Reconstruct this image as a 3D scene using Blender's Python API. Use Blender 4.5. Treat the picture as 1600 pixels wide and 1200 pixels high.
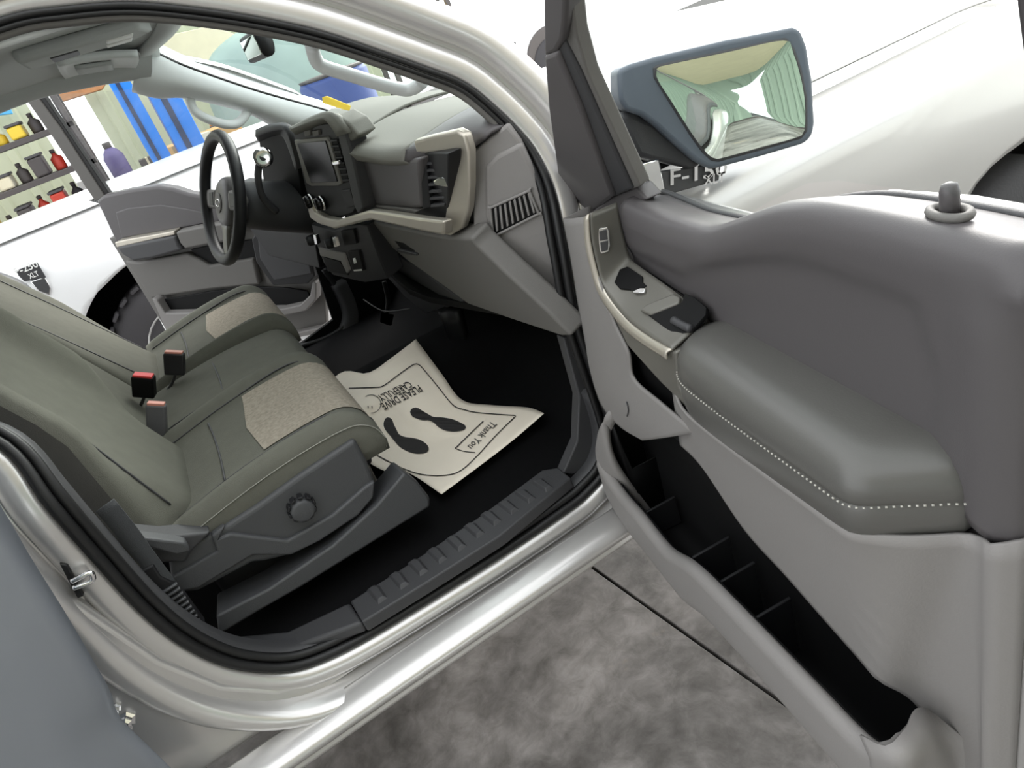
import bpy, math, random
import numpy as np
from mathutils import Vector
random.seed(7)
for o in list(bpy.data.objects): bpy.data.objects.remove(o)
SC = bpy.context.scene
COL = SC.collection
# ------------------------------------------------------------------ camera, world, exposure
# vehicle axes: X forward, Y to the vehicle's left, Z up, metres, garage floor at z = 0
CAM_POS = np.array([0.0, -2.02, 1.60])
FOC, PITCH, ROLL, FAZ = 1100.0, 28.6, 20.5, 71.0
_h, _p, _a = map(math.radians, (FAZ, PITCH, ROLL))
_d = np.array([math.cos(_h), math.sin(_h), 0]); _r = np.array([math.sin(_h), -math.cos(_h), 0]); _up = np.array([0, 0, 1.0])
CF = _d*math.cos(_p) - _up*math.sin(_p); _u0 = _up*math.cos(_p) + _d*math.sin(_p)
CR = _r*math.cos(_a) - _u0*math.sin(_a); CU = _r*math.sin(_a) + _u0*math.cos(_a)
from mathutils import Matrix
cam = bpy.data.cameras.new('camera'); cam.sensor_width = 36; cam.lens = 36*FOC/1600; cam.clip_start = .02; cam.clip_end = 200
co = bpy.data.objects.new('camera', cam); COL.objects.link(co)
co.matrix_world = Matrix(((CR[0], CU[0], -CF[0], CAM_POS[0]), (CR[1], CU[1], -CF[1], CAM_POS[1]), (CR[2], CU[2], -CF[2], CAM_POS[2]), (0, 0, 0, 1)))
SC.camera = co
W = bpy.data.worlds.new('daylight'); SC.world = W; W.use_nodes = True
bg = W.node_tree.nodes['Background']; bg.inputs[0].default_value = (.95, .98, 1.0, 1); bg.inputs[1].default_value = 1.9
vs = SC.view_settings; vs.view_transform = 'Standard'; vs.look = 'None'; vs.gamma = 1; vs.exposure = .45; vs.use_curve_mapping = False
sun = bpy.data.lights.new('sun', 'SUN'); sun.energy = 4.0; sun.angle = math.radians(38); sun.color = (1, .97, .92)
so = bpy.data.objects.new('sun', sun); COL.objects.link(so); so.rotation_euler = Vector((-.75, -.50, -.46)).to_track_quat('-Z', 'Y').to_euler()

# ------------------------------------------------------------------ survey: sight lines met with the real plane each thing lies on
def ray(u, v): return CF*FOC + CR*(u-800) - CU*(v-600)
def pl(u, v, P, N):
    d = ray(u, v); N = np.array(N, float); t = ((np.array(P, float)-CAM_POS) @ N)/(d @ N); return CAM_POS + t*d
def ax(u, v, x): return pl(u, v, (x, 0, 0), (1, 0, 0))
def ay(u, v, y): return pl(u, v, (0, y, 0), (0, 1, 0))
def az(u, v, z): return pl(u, v, (0, 0, z), (0, 0, 1))
class Hinged:
    def __init__(s, H, ang, side):
        a = math.radians(180+ang*side); s.H = np.array(H, float); s.S = np.array([math.cos(a), math.sin(a), 0]); s.N = np.array([s.S[1], -s.S[0], 0])*side
    def __call__(s, u, v, w): return pl(u, v, s.H+s.N*w, s.N)
    def at(s, a, w, z): return s.H + s.S*a + s.N*w + np.array([0, 0, z])
PD = Hinged((.62, -.90, 0), 80, 1)       # open passenger front door: s along the door from its hinge, w towards the cabin side, z up
DD = Hinged((.55, .85, 0), 45, -1)       # open driver's door
A = np.array

# ------------------------------------------------------------------ materials
MATS = {}
def lin(c): return tuple(((x/255)/12.92 if x/255 <= .04045 else ((x/255+.055)/1.055)**2.4) for x in c)
def mat(name, rgb, rough=.6, metal=0, spec=.5, bump=0, scale=300, var=0, vscale=6, coat=0, aniso=None, linear=False):
    m = bpy.data.materials.new(name); m.use_nodes = True; nt = m.node_tree; b = nt.nodes['Principled BSDF']
    c = rgb if linear else lin(rgb)
    b.inputs['Base Color'].default_value = (*c, 1); b.inputs['Roughness'].default_value = rough; b.inputs['Metallic'].default_value = metal
    b.inputs['Specular IOR Level'].default_value = spec; b.inputs['Coat Weight'].default_value = coat; b.inputs['Coat Roughness'].default_value = .08
    tc = nt.nodes.new('ShaderNodeTexCoord')
    if var:
        n = nt.nodes.new('ShaderNodeTexNoise'); n.inputs['Scale'].default_value = vscale; n.inputs['Detail'].default_value = 6
        r = nt.nodes.new('ShaderNodeMapRange'); r.inputs[1].default_value = .3; r.inputs[2].default_value = .7; r.inputs[3].default_value = 1-var; r.inputs[4].default_value = 1+var
        x = nt.nodes.new('ShaderNodeMix'); x.data_type = 'RGBA'; x.blend_type = 'MULTIPLY'; x.inputs[0].default_value = 1; x.inputs[6].default_value = (*c, 1)
        nt.links.new(tc.outputs['Object'], n.inputs['Vector']); nt.links.new(n.outputs['Fac'], r.inputs[0]); nt.links.new(r.outputs[0], x.inputs[7]); nt.links.new(x.outputs[2], b.inputs['Base Color'])
    if bump:
        n = nt.nodes.new('ShaderNodeTexNoise'); n.inputs['Scale'].default_value = scale; n.inputs['Detail'].default_value = 3
        k = nt.nodes.new('ShaderNodeBump'); k.inputs['Strength'].default_value = bump; k.inputs['Distance'].default_value = .002
        mp = nt.nodes.new('ShaderNodeMapping')
        if aniso: mp.inputs['Scale'].default_value = aniso
        nt.links.new(tc.outputs['Object'], mp.inputs[0]); nt.links.new(mp.outputs[0], n.inputs['Vector']); nt.links.new(n.outputs['Fac'], k.inputs['Height']); nt.links.new(k.outputs[0], b.inputs['Normal'])
    MATS[name] = m; return m
def glass(name, tint, refl):
    m = bpy.data.materials.new(name); m.use_nodes = True; nt = m.node_tree; nt.nodes.remove(nt.nodes['Principled BSDF'])
    t = nt.nodes.new('ShaderNodeBsdfTransparent'); t.inputs[0].default_value = (*tint, 1)
    g = nt.nodes.new('ShaderNodeBsdfGlossy'); g.inputs['Roughness'].default_value = .02
    f = nt.nodes.new('ShaderNodeFresnel'); f.inputs[0].default_value = 1.45
    s = nt.nodes.new('ShaderNodeMath'); s.operation = 'MULTIPLY'; s.inputs[1].default_value = refl
    x = nt.nodes.new('ShaderNodeMixShader'); nt.links.new(f.outputs[0], s.inputs[0]); nt.links.new(s.outputs[0], x.inputs[0]); nt.links.new(t.outputs[0], x.inputs[1]); nt.links.new(g.outputs[0], x.inputs[2])
    nt.links.new(x.outputs[0], nt.nodes['Material Output'].inputs[0]); MATS[name] = m
glass('glass', (.95, .98, .97), .15); glass('windshield_glass', (.88, .94, .92), .3)
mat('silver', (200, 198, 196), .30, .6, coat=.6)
mat('silver_shaded', (150, 156, 164), .38, .75, coat=.4)  # same body paint, with shade and bluish reflection put into the colour
mat('rubber', (17, 17, 18), .5); mat('black', (10, 10, 11), .6, spec=.2); mat('carpet', (14, 14, 15), .95, bump=.6, scale=500, spec=.1)
mat('charcoal', (83, 80, 81), .42, bump=.08, scale=700, spec=.35); mat('grey_trim', (130, 127, 125), .6, bump=.15, scale=420, spec=.35)
mat('mid_trim', (104, 102, 99), .6, bump=.2, scale=400, spec=.35); mat('dark_trim', (58, 58, 60), .55, bump=.2, scale=400); mat('deep_trim', (29, 29, 31), .5, bump=.1, scale=600, spec=.35)
mat('leather', (84, 83, 80), .36, bump=.07, scale=500, spec=.5); mat('satin', (104, 102, 96), .42, .2)
mat('stitch', (172, 170, 162), .7); mat('seat_stitch', (140, 140, 132), .8); mat('piano', (8, 8, 9), .2, spec=.3); mat('chrome', (225, 225, 225), .12, 1)
mat('champagne', (186, 180, 168), .35, .6); mat('dash_top', (112, 111, 104), .7, bump=.2, scale=380)
mat('headliner', (186, 189, 188), .9, bump=.2, scale=500); mat('pillar_trim', (226, 229, 229), .7)  # pillar trim whitened, direct daylight on it put into the colour
mat('seat_fabric', (99, 99, 91), .95, bump=.5, scale=600, spec=.15, var=.05, vscale=30)
mat('seat_insert', (156, 148, 135), .95, bump=.8, scale=350, spec=.1, var=.18, vscale=120, aniso=(1, 3, 1))
mat('seat_side', (84, 83, 80), .9, bump=.4, scale=600, spec=.15); mat('seat_shield', (70, 71, 73), .5, bump=.3, scale=500)
mat('paper', (253, 243, 226), .8, var=.03, vscale=8); mat('ink', (40, 38, 38), .7); mat('ink_light', (95, 92, 88), .8)
mat('buckle', (38, 38, 40), .4); mat('buckle_grey', (92, 92, 94), .5); mat('buckle_red', (215, 62, 62), .45); mat('buckle_pink', (205, 140, 125), .4)
mat('white_paint', (238, 238, 238), .3, coat=.6); mat('tyre', (62, 60, 62), .85, bump=.6, scale=120); mat('liner', (88, 86, 86), .8)
mat('lift_blue', (22, 120, 215), .45); mat('lift_dark', (20, 45, 80), .6); mat('wall_green', (196, 200, 172), .7); mat('wall_dim', (128, 142, 130), .7)
mat('cream', (226, 216, 186), .8, var=.04); mat('wood', (178, 126, 84), .7, var=.15, vscale=12); mat('tarp', (150, 168, 160), .75, var=.12, vscale=3); mat('carton', (196, 158, 104), .85)
mat('purple', (96, 84, 140), .5); mat('steel_dark', (84, 78, 76), .6); mat('red', (205, 70, 52), .5); mat('yellow', (240, 205, 70), .6); mat('sky_blue', (90, 178, 228), .6); mat('orange', (235, 150, 50), .6)
mat('white_plastic', (235, 235, 232), .5); mat('belt', (60, 62, 64), .8, bump=.5, scale=700); mat('mirror_cap', (88, 96, 106), .45); mat('navy', (50, 70, 130), .6)
MM = bpy.data.materials.new('mirror_face'); MM.use_nodes = True; _b = MM.node_tree.nodes['Principled BSDF']; _b.inputs['Metallic'].default_value = 1; _b.inputs['Roughness'].default_value = .02; _b.inputs['Base Color'].default_value = (.86, .95, .88, 1); MATS['mirror_face'] = MM
def concrete():
    m = bpy.data.materials.new('concrete'); m.use_nodes = True; nt = m.node_tree; b = nt.nodes['Principled BSDF']; b.inputs['Roughness'].default_value = .45
    tc = nt.nodes.new('ShaderNodeTexCoord'); out = None
    def noise(s, d, dist=0):
        n = nt.nodes.new('ShaderNodeTexNoise'); n.inputs['Scale'].default_value = s; n.inputs['Detail'].default_value = d; n.inputs['Distortion'].default_value = dist; n.inputs['Roughness'].default_value = .65
        nt.links.new(tc.outputs['Object'], n.inputs['Vector']); return n
    n1, n2, n3 = noise(1.5, 12, .35), noise(14, 12, .5), noise(3.0, 6, .3)
    r1 = nt.nodes.new('ShaderNodeValToRGB'); e = r1.color_ramp.elements; e[0].position = .34; e[0].color = (.045, .042, .039, 1); e[1].position = .66; e[1].color = (.34, .325, .32, 1)
    nt.links.new(n1.outputs['Fac'], r1.inputs[0])
    r2 = nt.nodes.new('ShaderNodeValToRGB'); e = r2.color_ramp.elements; e[0].position = .3; e[0].color = (.55, .53, .5, 1); e[1].position = .7; e[1].color = (1.25, 1.22, 1.2, 1)
    nt.links.new(n2.outputs['Fac'], r2.inputs[0])
    x = nt.nodes.new('ShaderNodeMix'); x.data_type = 'RGBA'; x.blend_type = 'MULTIPLY'; x.inputs[0].default_value = 1
    nt.links.new(r1.outputs[0], x.inputs[6]); nt.links.new(r2.outputs[0], x.inputs[7])
    r3 = nt.nodes.new('ShaderNodeValToRGB'); e = r3.color_ramp.elements; e[0].position = .62; e[0].color = (0, 0, 0, 1); e[1].position = .72; e[1].color = (.5, .5, .5, 1)
    nt.links.new(n3.outputs['Fac'], r3.inputs[0])
    y = nt.nodes.new('ShaderNodeMix'); y.data_type = 'RGBA'; y.inputs[7].default_value = (.42, .33, .22, 1)
    nt.links.new(r3.outputs[0], y.inputs[0]); nt.links.new(x.outputs[2], y.inputs[6]); nt.links.new(y.outputs[2], b.inputs['Base Color'])
    k = nt.nodes.new('ShaderNodeBump'); k.inputs['Strength'].default_value = .25; k.inputs['Distance'].default_value = .004; nt.links.new(n2.outputs['Fac'], k.inputs['Height']); nt.links.new(k.outputs[0], b.inputs['Normal'])
    MATS['concrete'] = m
concrete()

# ------------------------------------------------------------------ mesh helpers
ROOT = {}
def origin(o):
    while o.parent: o = o.parent
    return A(o.location)
def obj(name, verts, faces, m, parent=None, smooth=True, bevel=0, seg=3, solid=0, offs=-1, sub=0, base=None):
    V = A(verts, float)
    org = origin(parent) if parent else (A(base, float) if base is not None else A([(V[:, 0].min()+V[:, 0].max())/2, (V[:, 1].min()+V[:, 1].max())/2, V[:, 2].min()]))
    me = bpy.data.meshes.new(name); me.from_pydata([tuple(p-org) for p in V], [], [tuple(int(i) for i in f) for f in faces]); me.update()
    if smooth:
        for p in me.polygons: p.use_smooth = True
    me.materials.append(MATS[m] if isinstance(m, str) else m)
    o = bpy.data.objects.new(name, me); COL.objects.link(o)
    if parent: o.parent = parent
    else: o.location = org
    if solid: k = o.modifiers.new('solid', 'SOLIDIFY'); k.thickness = solid; k.offset = offs
    if bevel:
        k = o.modifiers.new('bevel', 'BEVEL'); k.width = bevel; k.segments = seg; k.limit_method = 'ANGLE'; k.angle_limit = math.radians(30)
        if smooth: me.set_sharp_from_angle(angle=math.radians(50))
    if sub: k = o.modifiers.new('sub', 'SUBSURF'); k.levels = sub; k.render_levels = sub
    return o
def tag(o, label, cat, group=None, kind=None):
    o['label'] = label
    if cat: o['category'] = cat
    if group: o['group'] = group
    if kind: o['kind'] = kind
    return o
def struct(o, label=None):
    o['kind'] = 'structure'
    if label: o['label'] = label
    return o
def thing(name, loc, label, cat, group=None):
    o = bpy.data.objects.new(name, None); COL.objects.link(o); o.location = loc; o.empty_display_size = .1
    return tag(o, label, cat, group)
def cr(P, n, closed=False):
    """Catmull-Rom resample to n points, even in arc length"""
    P = A(P, float); N = len(P)
    if N == 2 and not closed: return P[0]+(P[1]-P[0])*np.linspace(0, 1, n)[:, None]
    segs = N if closed else N-1; out = []
    for i in range(segs):
        g = lambda j: P[(i+j) % N] if closed else P[min(max(i+j, 0), N-1)]
        p0, p1, p2, p3 = g(-1), g(0), g(1), g(2)
        for t in np.linspace(0, 1, 12, endpoint=False): out.append(.5*(2*p1+(p2-p0)*t+(2*p0-5*p1+4*p2-p3)*t*t+(3*p1-p0-3*p2+p3)*t**3))
    out.append(P[0] if closed else P[-1]); out = A(out)
    L = np.r_[0, np.cumsum(np.linalg.norm(np.diff(out, axis=0), axis=1))]
    q = np.linspace(0, L[-1], n+1)[:-1] if closed else np.linspace(0, L[-1], n)
    return A([np.interp(q, L, out[:, k]) for k in range(out.shape[1])]).T
def grid_faces(nr, nc, cu=False):
    return [(r*nc+c, r*nc+(c+1) % nc, (r+1)*nc+(c+1) % nc, (r+1)*nc+c) for r in range(nr-1) for c in range(nc if cu else nc-1)]
def loft(name, rows, m, parent=None, nu=24, nv=None, closed=False, cap=False, solid=0, offs=-1, linear_v=False, **k):
    R = [cr(r, nu, closed) for r in rows]
    if nv and not linear_v:
        R = A(R); R = A([cr(R[:, j], nv) for j in range(R.shape[1])]).transpose(1, 0, 2)
    R = A(R); nr, nc = R.shape[:2]; V = R.reshape(-1, 3); F = grid_faces(nr, nc, closed)
    if cap: F = F+[tuple(range(nc))[::-1], tuple(range((nr-1)*nc, nr*nc))]
    return obj(name, V, F, m, parent, solid=solid, offs=offs, **k)
def plate(name, pts, n, thick, m, parent=None, bevel=.004, seg=3, holes=None, smooth=True, **k):
    """solid slab: outline pts on its front, n the outward normal, thickness goes back"""
    P = A(pts, float); n = A(n, float)/np.linalg.norm(n); N = len(P)
    nrm = sum(np.cross(P[i], P[(i+1) % N]) for i in range(N))
    if nrm @ n < 0: P = P[::-1]
    V = np.vstack([P, P-n*thick]); F = [tuple(range(N)), tuple(range(2*N-1, N-1, -1))]+[(i, i+N, (i+1) % N+N, (i+1) % N) for i in range(N)]
    return obj(name, V, F, m, parent, bevel=bevel, seg=seg, smooth=smooth, **k)
def frames(P, closed=False):
    T = np.roll(P, -1, 0)-np.roll(P, 1, 0) if closed else np.gradient(P, axis=0)
    T /= np.linalg.norm(T, axis=1)[:, None]+1e-12; u = np.cross(T[0], (0, 0, 1.0)); u = u if np.linalg.norm(u) > .1 else np.cross(T[0], (1.0, 0, 0)); u /= np.linalg.norm(u); U = []
    for t in T:
        u = u-t*(u @ t); u /= np.linalg.norm(u); U.append(u)
    U = A(U); return T, U, np.cross(T, U)
def tube(name, pts, r, m, parent=None, n=None, seg=8, closed=False, flat=1, **k):
    P = cr(pts, n or max(6, len(pts)*5), closed); T, U, B = frames(P, closed)
    rr = np.interp(np.linspace(0, 1, len(P)), np.linspace(0, 1, len(r)), r) if hasattr(r, '__len__') else np.full(len(P), r)
    a = np.arange(seg)*2*math.pi/seg
    V = (P[:, None]+rr[:, None, None]*(np.cos(a)[None, :, None]*U[:, None]+flat*np.sin(a)[None, :, None]*B[:, None])).reshape(-1, 3)
    F = grid_faces(len(P), seg, True)
    if closed: F = F+[((len(P)-1)*seg+c, (len(P)-1)*seg+(c+1) % seg, (c+1) % seg, c) for c in range(seg)]
    else: F = F+[tuple(range(seg))[::-1], tuple(range((len(P)-1)*seg, len(P)*seg))]
    return obj(name, V, F, m, parent, **k)
def box(name, c, size, m, parent=None, bevel=.004, X=(1, 0, 0), Y=(0, 1, 0), **k):
    X = A(X, float)/np.linalg.norm(X); Y = A(Y, float)/np.linalg.norm(Y); Z = np.cross(X, Y); s = A(size)/2
    V = [A(c)+X*i*s[0]+Y*j*s[1]+Z*l*s[2] for i in (-1, 1) for j in (-1, 1) for l in (-1, 1)]
    return obj(name, V, [(0, 1, 3, 2), (4, 6, 7, 5), (0, 4, 5, 1), (2, 3, 7, 6), (0, 2, 6, 4), (1, 5, 7, 3)], m, parent, bevel=bevel, **k)
def lathe(name, c, axis, prof, m, parent=None, seg=24, **k):
    axis = A(axis, float)/np.linalg.norm(axis); u = np.cross(axis, (0, 0, 1.0)); u = u if np.linalg.norm(u) > .1 else np.cross(axis, (1.0, 0, 0)); u /= np.linalg.norm(u); w = np.cross(axis, u)
    a = np.arange(seg)*2*math.pi/seg; V = []
    for r, h in prof: V += [A(c)+axis*h+r*(math.cos(t)*u+math.sin(t)*w) for t in a]
    F = grid_faces(len(prof), seg, True)+[tuple(range(seg))[::-1], tuple(range((len(prof)-1)*seg, len(prof)*seg))]
    return obj(name, V, F, m, parent, **k)
def text_xy(s, size=1.0):
    cu = bpy.data.curves.new('t', 'FONT'); cu.body = s; cu.size = size; cu.resolution_u = 2; cu.offset = .012
    o = bpy.data.objects.new('t', cu); COL.objects.link(o); dg = bpy.context.evaluated_depsgraph_get(); me = bpy.data.meshes.new_from_object(o.evaluated_get(dg))
    V = A([v.co[:] for v in me.vertices]); F = [tuple(p.vertices) for p in me.polygons]; bpy.data.objects.remove(o); bpy.data.curves.remove(cu); return V, F
def text_on(name, s, O, E1, E2, m, parent, width=None, height=None):
    """flat lettering: O lower left, E1 reading direction, E2 up; sized to width x height"""
    V, F = text_xy(s); lo, hi = V.min(0), V.max(0); E1 = A(E1)/np.linalg.norm(E1); E2 = A(E2)/np.linalg.norm(E2)
    fx = width/(hi[0]-lo[0]); fy = height/(hi[1]-lo[1]) if height else fx
    return obj(name, [A(O)+E1*(v[0]-lo[0])*fx+E2*(v[1]-lo[1])*fy for v in V], F, m, parent, smooth=False)

# ------------------------------------------------------------------ the garage
DARK_JOINT = mat('joint', (30, 28, 27), .9)
fl = struct(obj('floor', [(-14, -14, -.02), (14, -14, -.02), (14, 14, -.02), (-14, 14, -.02)], [(0, 1, 2, 3)], 'joint', base=(0, 0, 0), smooth=False), 'stained grey concrete garage floor in large slabs')
j0, j1 = az(905, 872, 0), az(1205, 1085, 0); jd = (j1-j0)/np.linalg.norm(j1-j0); jn = A([-jd[1], jd[0], 0]); jn = jn if jn[0] > 0 else -jn
mat('sunlit_concrete', (225, 224, 220), .8)  # farther slabs of the floor, daylight glare put into a near-white colour
def slab(i, k, S=3.6, g=.0045):
    a0, a1, b0, b1 = i*S+g, (i+1)*S-g, k*S-1.2+g, (k+1)*S-1.2-g
    P = [j0+jn*a+jd*b for a, b in ((a0, b0), (a1, b0), (a1, b1), (a0, b1))]
    return plate('slab', P, (0, 0, 1),   .02, 'concrete' if i < 1 else 'sunlit_concrete', fl, bevel=.002, seg=1, smooth=False)
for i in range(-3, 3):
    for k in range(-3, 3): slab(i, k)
def sheet_wall(name, p0, dirv, n, wid, H, nrm, m, label, gaps=()):
    w = struct(obj(name, [A(p0)-A(nrm)*.06+A(dirv)*a+A((0, 0, z)) for a, z in ((0, 0), (n*wid, 0), (n*wid, .12), (0, .12))], [(0, 1, 2, 3)], 'steel_dark', base=p0, smooth=False), label)
    prof = [(0, 0), (.10, 0), (.12, .03), (.18, .03), (.20, 0), (.30, 0), (.32, .03), (.38, .03), (.40, 0), (.5, 0)]; prof = [(a*wid/.5, b) for a, b in prof]
    me = None
    for i in range(n):
        lo, hi = 0.12, H
        for g in gaps:
            if g[0] <= i < g[1]: lo = g[2]
        V = [A(p0)+A(dirv)*(i*wid+a)+A(nrm)*b+A((0, 0, z)) for z in (lo, hi) for a, b in prof]
        if lo > 3: pass
        obj('corrugated_sheet', V, [(j, j+1, j+11, j+10) for j in range(9)], m, w, smooth=False)
    return w
sheet_wall('wall_left', (-8, 8.4, 0), (1, 0, 0), 19, .6, 4.6, (0, -1, 0), 'wall_green', 'pale green corrugated steel wall behind the blue vehicle lift', gaps=((int((ay(96, 200, 8.4)[0]+8)/.6), int((ay(158, 200, 8.4)[0]+8)/.6)+1, 2.45),))
sheet_wall('wall_right', (6, -9, 0), (-1, 0, 0), 24, .6, 3.4, (0, 1, 0), 'wall_dim', 'grey green corrugated steel wall with a bright doorway', gaps=((9, 11, 2.5),))
struct(plate('ceiling', [(6, -9, 3.4), (6, -5.2, 4.6), (-9, -5.2, 4.6), (-9, -9, 3.4)], (0, -.3, -1), .05, 'cream', bevel=0, smooth=False), 'cream painted ceiling slope over the side bay')

# ------------------------------------------------------------------ own truck: body shell round the passenger doorway
truck = thing('pickup_truck', (0.2, 0, .45), 'silver pickup truck body around the open doorway, with painted sill and pillars', 'truck')
ZB = 1.15
def ysurf(z): return -.84+.33*max(0, z-ZB)
def body(u, v):
    y = -.84
    for _ in range(12): p = ay(u, v, y); y = ysurf(p[2])
    return p
seal_px_low = [(0, 697), (73, 790), (150, 878), (219, 953), (281, 1003), (344, 1034), (400, 1045), (453, 1044), (500, 1030), (562, 1000), (656, 944), (781, 866), (875, 803), (915, 772)]
seal_px_up = [(905, 505), (882, 385), (862, 295), (837, 240), (812, 207), (775, 170), (725, 130), (662, 105), (600, 83), (500, 50), (400, 28), (300, 13), (200, 5), (100, 12), (0, 30)]
def ext(x, z): return A([x, ysurf(z), z])
AP = [ext(-.50, 1.5), ext(-.46, 1.36)]+[body(*q) for q in seal_px_low]
e0 = AP[-1]; e1 = body(*seal_px_up[0])
AP += [ext(e0[0]+.075, e0[2]+.035), ext(e1[0]+.005, e0[2]+.13)]+[body(*q) for q in seal_px_up]
l0 = AP[-1]; AP += [ext(-.25, 1.765), ext(-.40, 1.75), ext(-.49, 1.70), ext(-.515, 1.62)]
APC = cr(AP, 220, True)
AP_CEN = APC.mean(0)
def ap_frames(P, cen):
    T = np.roll(P, -1, 0)-np.roll(P, 1, 0); T /= np.linalg.norm(T, axis=1)[:, None]
    N = A([(0, -1, .0) if p[2] < ZB-.05 else ((0, -1, .33) if p[2] > ZB+.05 else (0, -1, .165)) for p in P], float); N /= np.linalg.norm(N, axis=1)[:, None]
    for _ in range(6): N = (N+np.roll(N, 1, 0)+np.roll(N, -1, 0)); N /= np.linalg.norm(N, axis=1)[:, None]
    B = np.cross(T, N); B /= np.linalg.norm(B, axis=1)[:, None]
    B *= np.sign(((P-cen)*B).sum(1).mean()); return B, N
AB, AN = ap_frames(APC, AP_CEN)
MIR = A([1, -1, 1.0])
def ap_sweep(name, prof, m, parent, i0=None, i1=None, mirror=False, rock=1.0, apil=None, thin=False, **k):
    idx = list(range(220)) if i0 is None else [j % 220 for j in range(i0, i1)]; rows = []
    for j in idx:
        f = 1+rock*max(0, -AB[j][2])**2
        dn = max(0, -AB[j][2])**4; th_ = (1-.48*min(1, max(0, (APC[j][2]-1.15)/.25))) if thin else 1
        kd_ = .3 if (name == 'inner_return' and APC[j][0] > .42 and APC[j][2] > .80) else 1
        rows.append([APC[j]+AB[j]*kd_*((r*th_ if r < .05 else .05+(r-.05)*(1-.45*dn)) if apil is None or not (APC[j][0] > .10 and APC[j][2] > 1.30) else min(r, apil))+AN[j]*d*th_*kd_*(f if d > 0 else 1) for r, d in prof])
    R = A(rows)
    if mirror:
        for q_, j in zip(R, idx):
            x_, z_ = APC[j][0], APC[j][2]; q_[:, 0] -= .17*(min(1, max(0, (.15-x_)/.3)) if z_ > 1.45 else max(min(1, max(0, (.15-x_)/.3)), min(1, (1.45-z_)/.25)))
        R = R*MIR
    nr, nc = R.shape[:2]; F = grid_faces(nr, nc)
    if i0 is None: F += [((nr-1)*nc+c, (nr-1)*nc+c+1, c+1, c) for c in range(nc-1)]
    return obj(name, R.reshape(-1, 3), F, m, parent, **k)
FL = [(-.004, -.02), (0, .0), (.004, .006), (.012, .010), (.028, .012), (.040, .010), (.047, .002), (.050, -.006), (.053, .008), (.058, .026), (.066, .033), (.080, .036), (.096, .035), (.106, .030), (.112, .020), (.114, -.03)]
ap_sweep('door_aperture', FL, 'silver', truck, rock=1.3)
def seal_prof(cx, cy, r, n=9): return [(cx+r*math.cos(t), cy+r*math.sin(t)) for t in np.linspace(0, 2*math.pi, n)]
ap_sweep('weatherstrip', seal_prof(-.008, .006, .010), 'rubber', truck, rock=0, thin=True)
ap_sweep('inner_weatherstrip', seal_prof(-.024, -.004, .009), 'rubber', truck, rock=0, thin=True)
ap_sweep('inner_return', [(-.014, .0), (-.030, -.010), (-.032, -.03), (-.030, -.05)], 'dark_trim', truck, rock=0, thin=True)
top_i = [j for j in range(220) if APC[j][2] > 1.36 and APC[j][0] > -.45]
ap_sweep('pillar_inner_trim', [(-.026, -.010), (-.036, -.014), (-.041, -.026), (-.034, -.05), (-.005, -.085), (.055, -.11)], 'mid_trim', truck, top_i[0], top_i[0]+len(top_i), rock=0, thin=True)
roof_i = [j for j in range(220) if APC[j][2] > 1.66 and -.45 < APC[j][0] < .16]
# driver's side of the opening, the same pressing mirrored
ap_sweep('door_aperture', FL, 'silver', truck, mirror=True, apil=.03)
ap_sweep('weatherstrip', seal_prof(-.012, .006, .013), 'rubber', truck, mirror=True, rock=0)
low_i = [j for j in range(220) if APC[j][2] < 1.36 and APC[j][0] > .0]
ap_sweep('inner_return', [(-.020, .0), (-.034, -.01), (-.034, -.04), (-.01, -.06), (.03, -.06)], 'dark_trim', truck, mirror=True, rock=0, apil=.0)
ap_sweep('roof_side_trim', [(-.022, 0), (-.040, -.012), (-.045, -.03), (-.030, -.075), (.0, -.105), (.06, -.125)], 'headliner', truck, roof_i[0], roof_i[0]+len(roof_i), mirror=True, rock=0)
# roof skin and headliner
def roof_rows(z0, zs, yw, xs):
    return [[(x, y, z0+zs*(1-(y/yw)**2)-.16*max(0, (x-.0))**2*4) for y in np.linspace(-yw, yw, 13)] for x in xs]
loft('headliner', roof_rows(1.745, .045, .62, [-1.3, -.8, -.4, -.1, .1, .2]), 'headliner', truck, nu=25, nv=16, solid=.012)
loft('roof_panel', roof_rows(1.80, .06, .64, [-1.3, -.8, -.4, -.1, .1, .24]), 'silver', truck, nu=25, nv=16, solid=.006)
# hood, fender, cowl
def fend_y(x, z): return -.99-.02*math.exp(-((z-1.0)/.2)**2)
rows = []
for z in (.62, .75, .88, .98, 1.06, 1.12, 1.16, 1.19): rows.append([(x, fend_y(x, z)+(.08 if z > 1.17 else (.025 if z > 1.13 else 0)), z+.03*max(0, 1-x/2.2)) for x in np.linspace(.69, 2.7, 18)])
# wheel arch cut: lift the lower rows over the wheel
WX, WZ, WR = 1.85, .40, .50
cut = []
for r in rows:
    q = []
    for x, y, z in r:
        dz = math.sqrt(max(0, WR**2-(x-WX)**2)); q.append((x, y, max(z, WZ+dz) if z < 1.0 else z))
    cut.append(q)
loft('front_fender', cut, 'silver', truck, nu=40, nv=20, solid=.004)
loft('hood', [[(x, y, 1.215+.05*math.cos(y/.9*math.pi/2)+.03*max(0, 1-x/2.2)-.12*max(0, x-1.7)**2*4) for x in np.linspace(.80, 2.25, 12)] for y in np.linspace(-.90, .90, 15)], 'silver', truck, nu=24, nv=24, solid=.006)
loft('wheel_liner', [[(WX+.50*math.cos(t), d, WZ+.50*math.sin(t)) for t in np.linspace(-.2, math.pi+.2, 14)] for d in (-.98, -.62)], 'black', truck, nu=24, nv=2, solid=.005)
plate('wheel_well', [(WX+.5*math.cos(t), -.63, WZ+.5*math.sin(t)) for t in np.linspace(-.2, math.pi+.2, 14)], (0, -1, 0), .01, 'black', truck, bevel=0)
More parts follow.
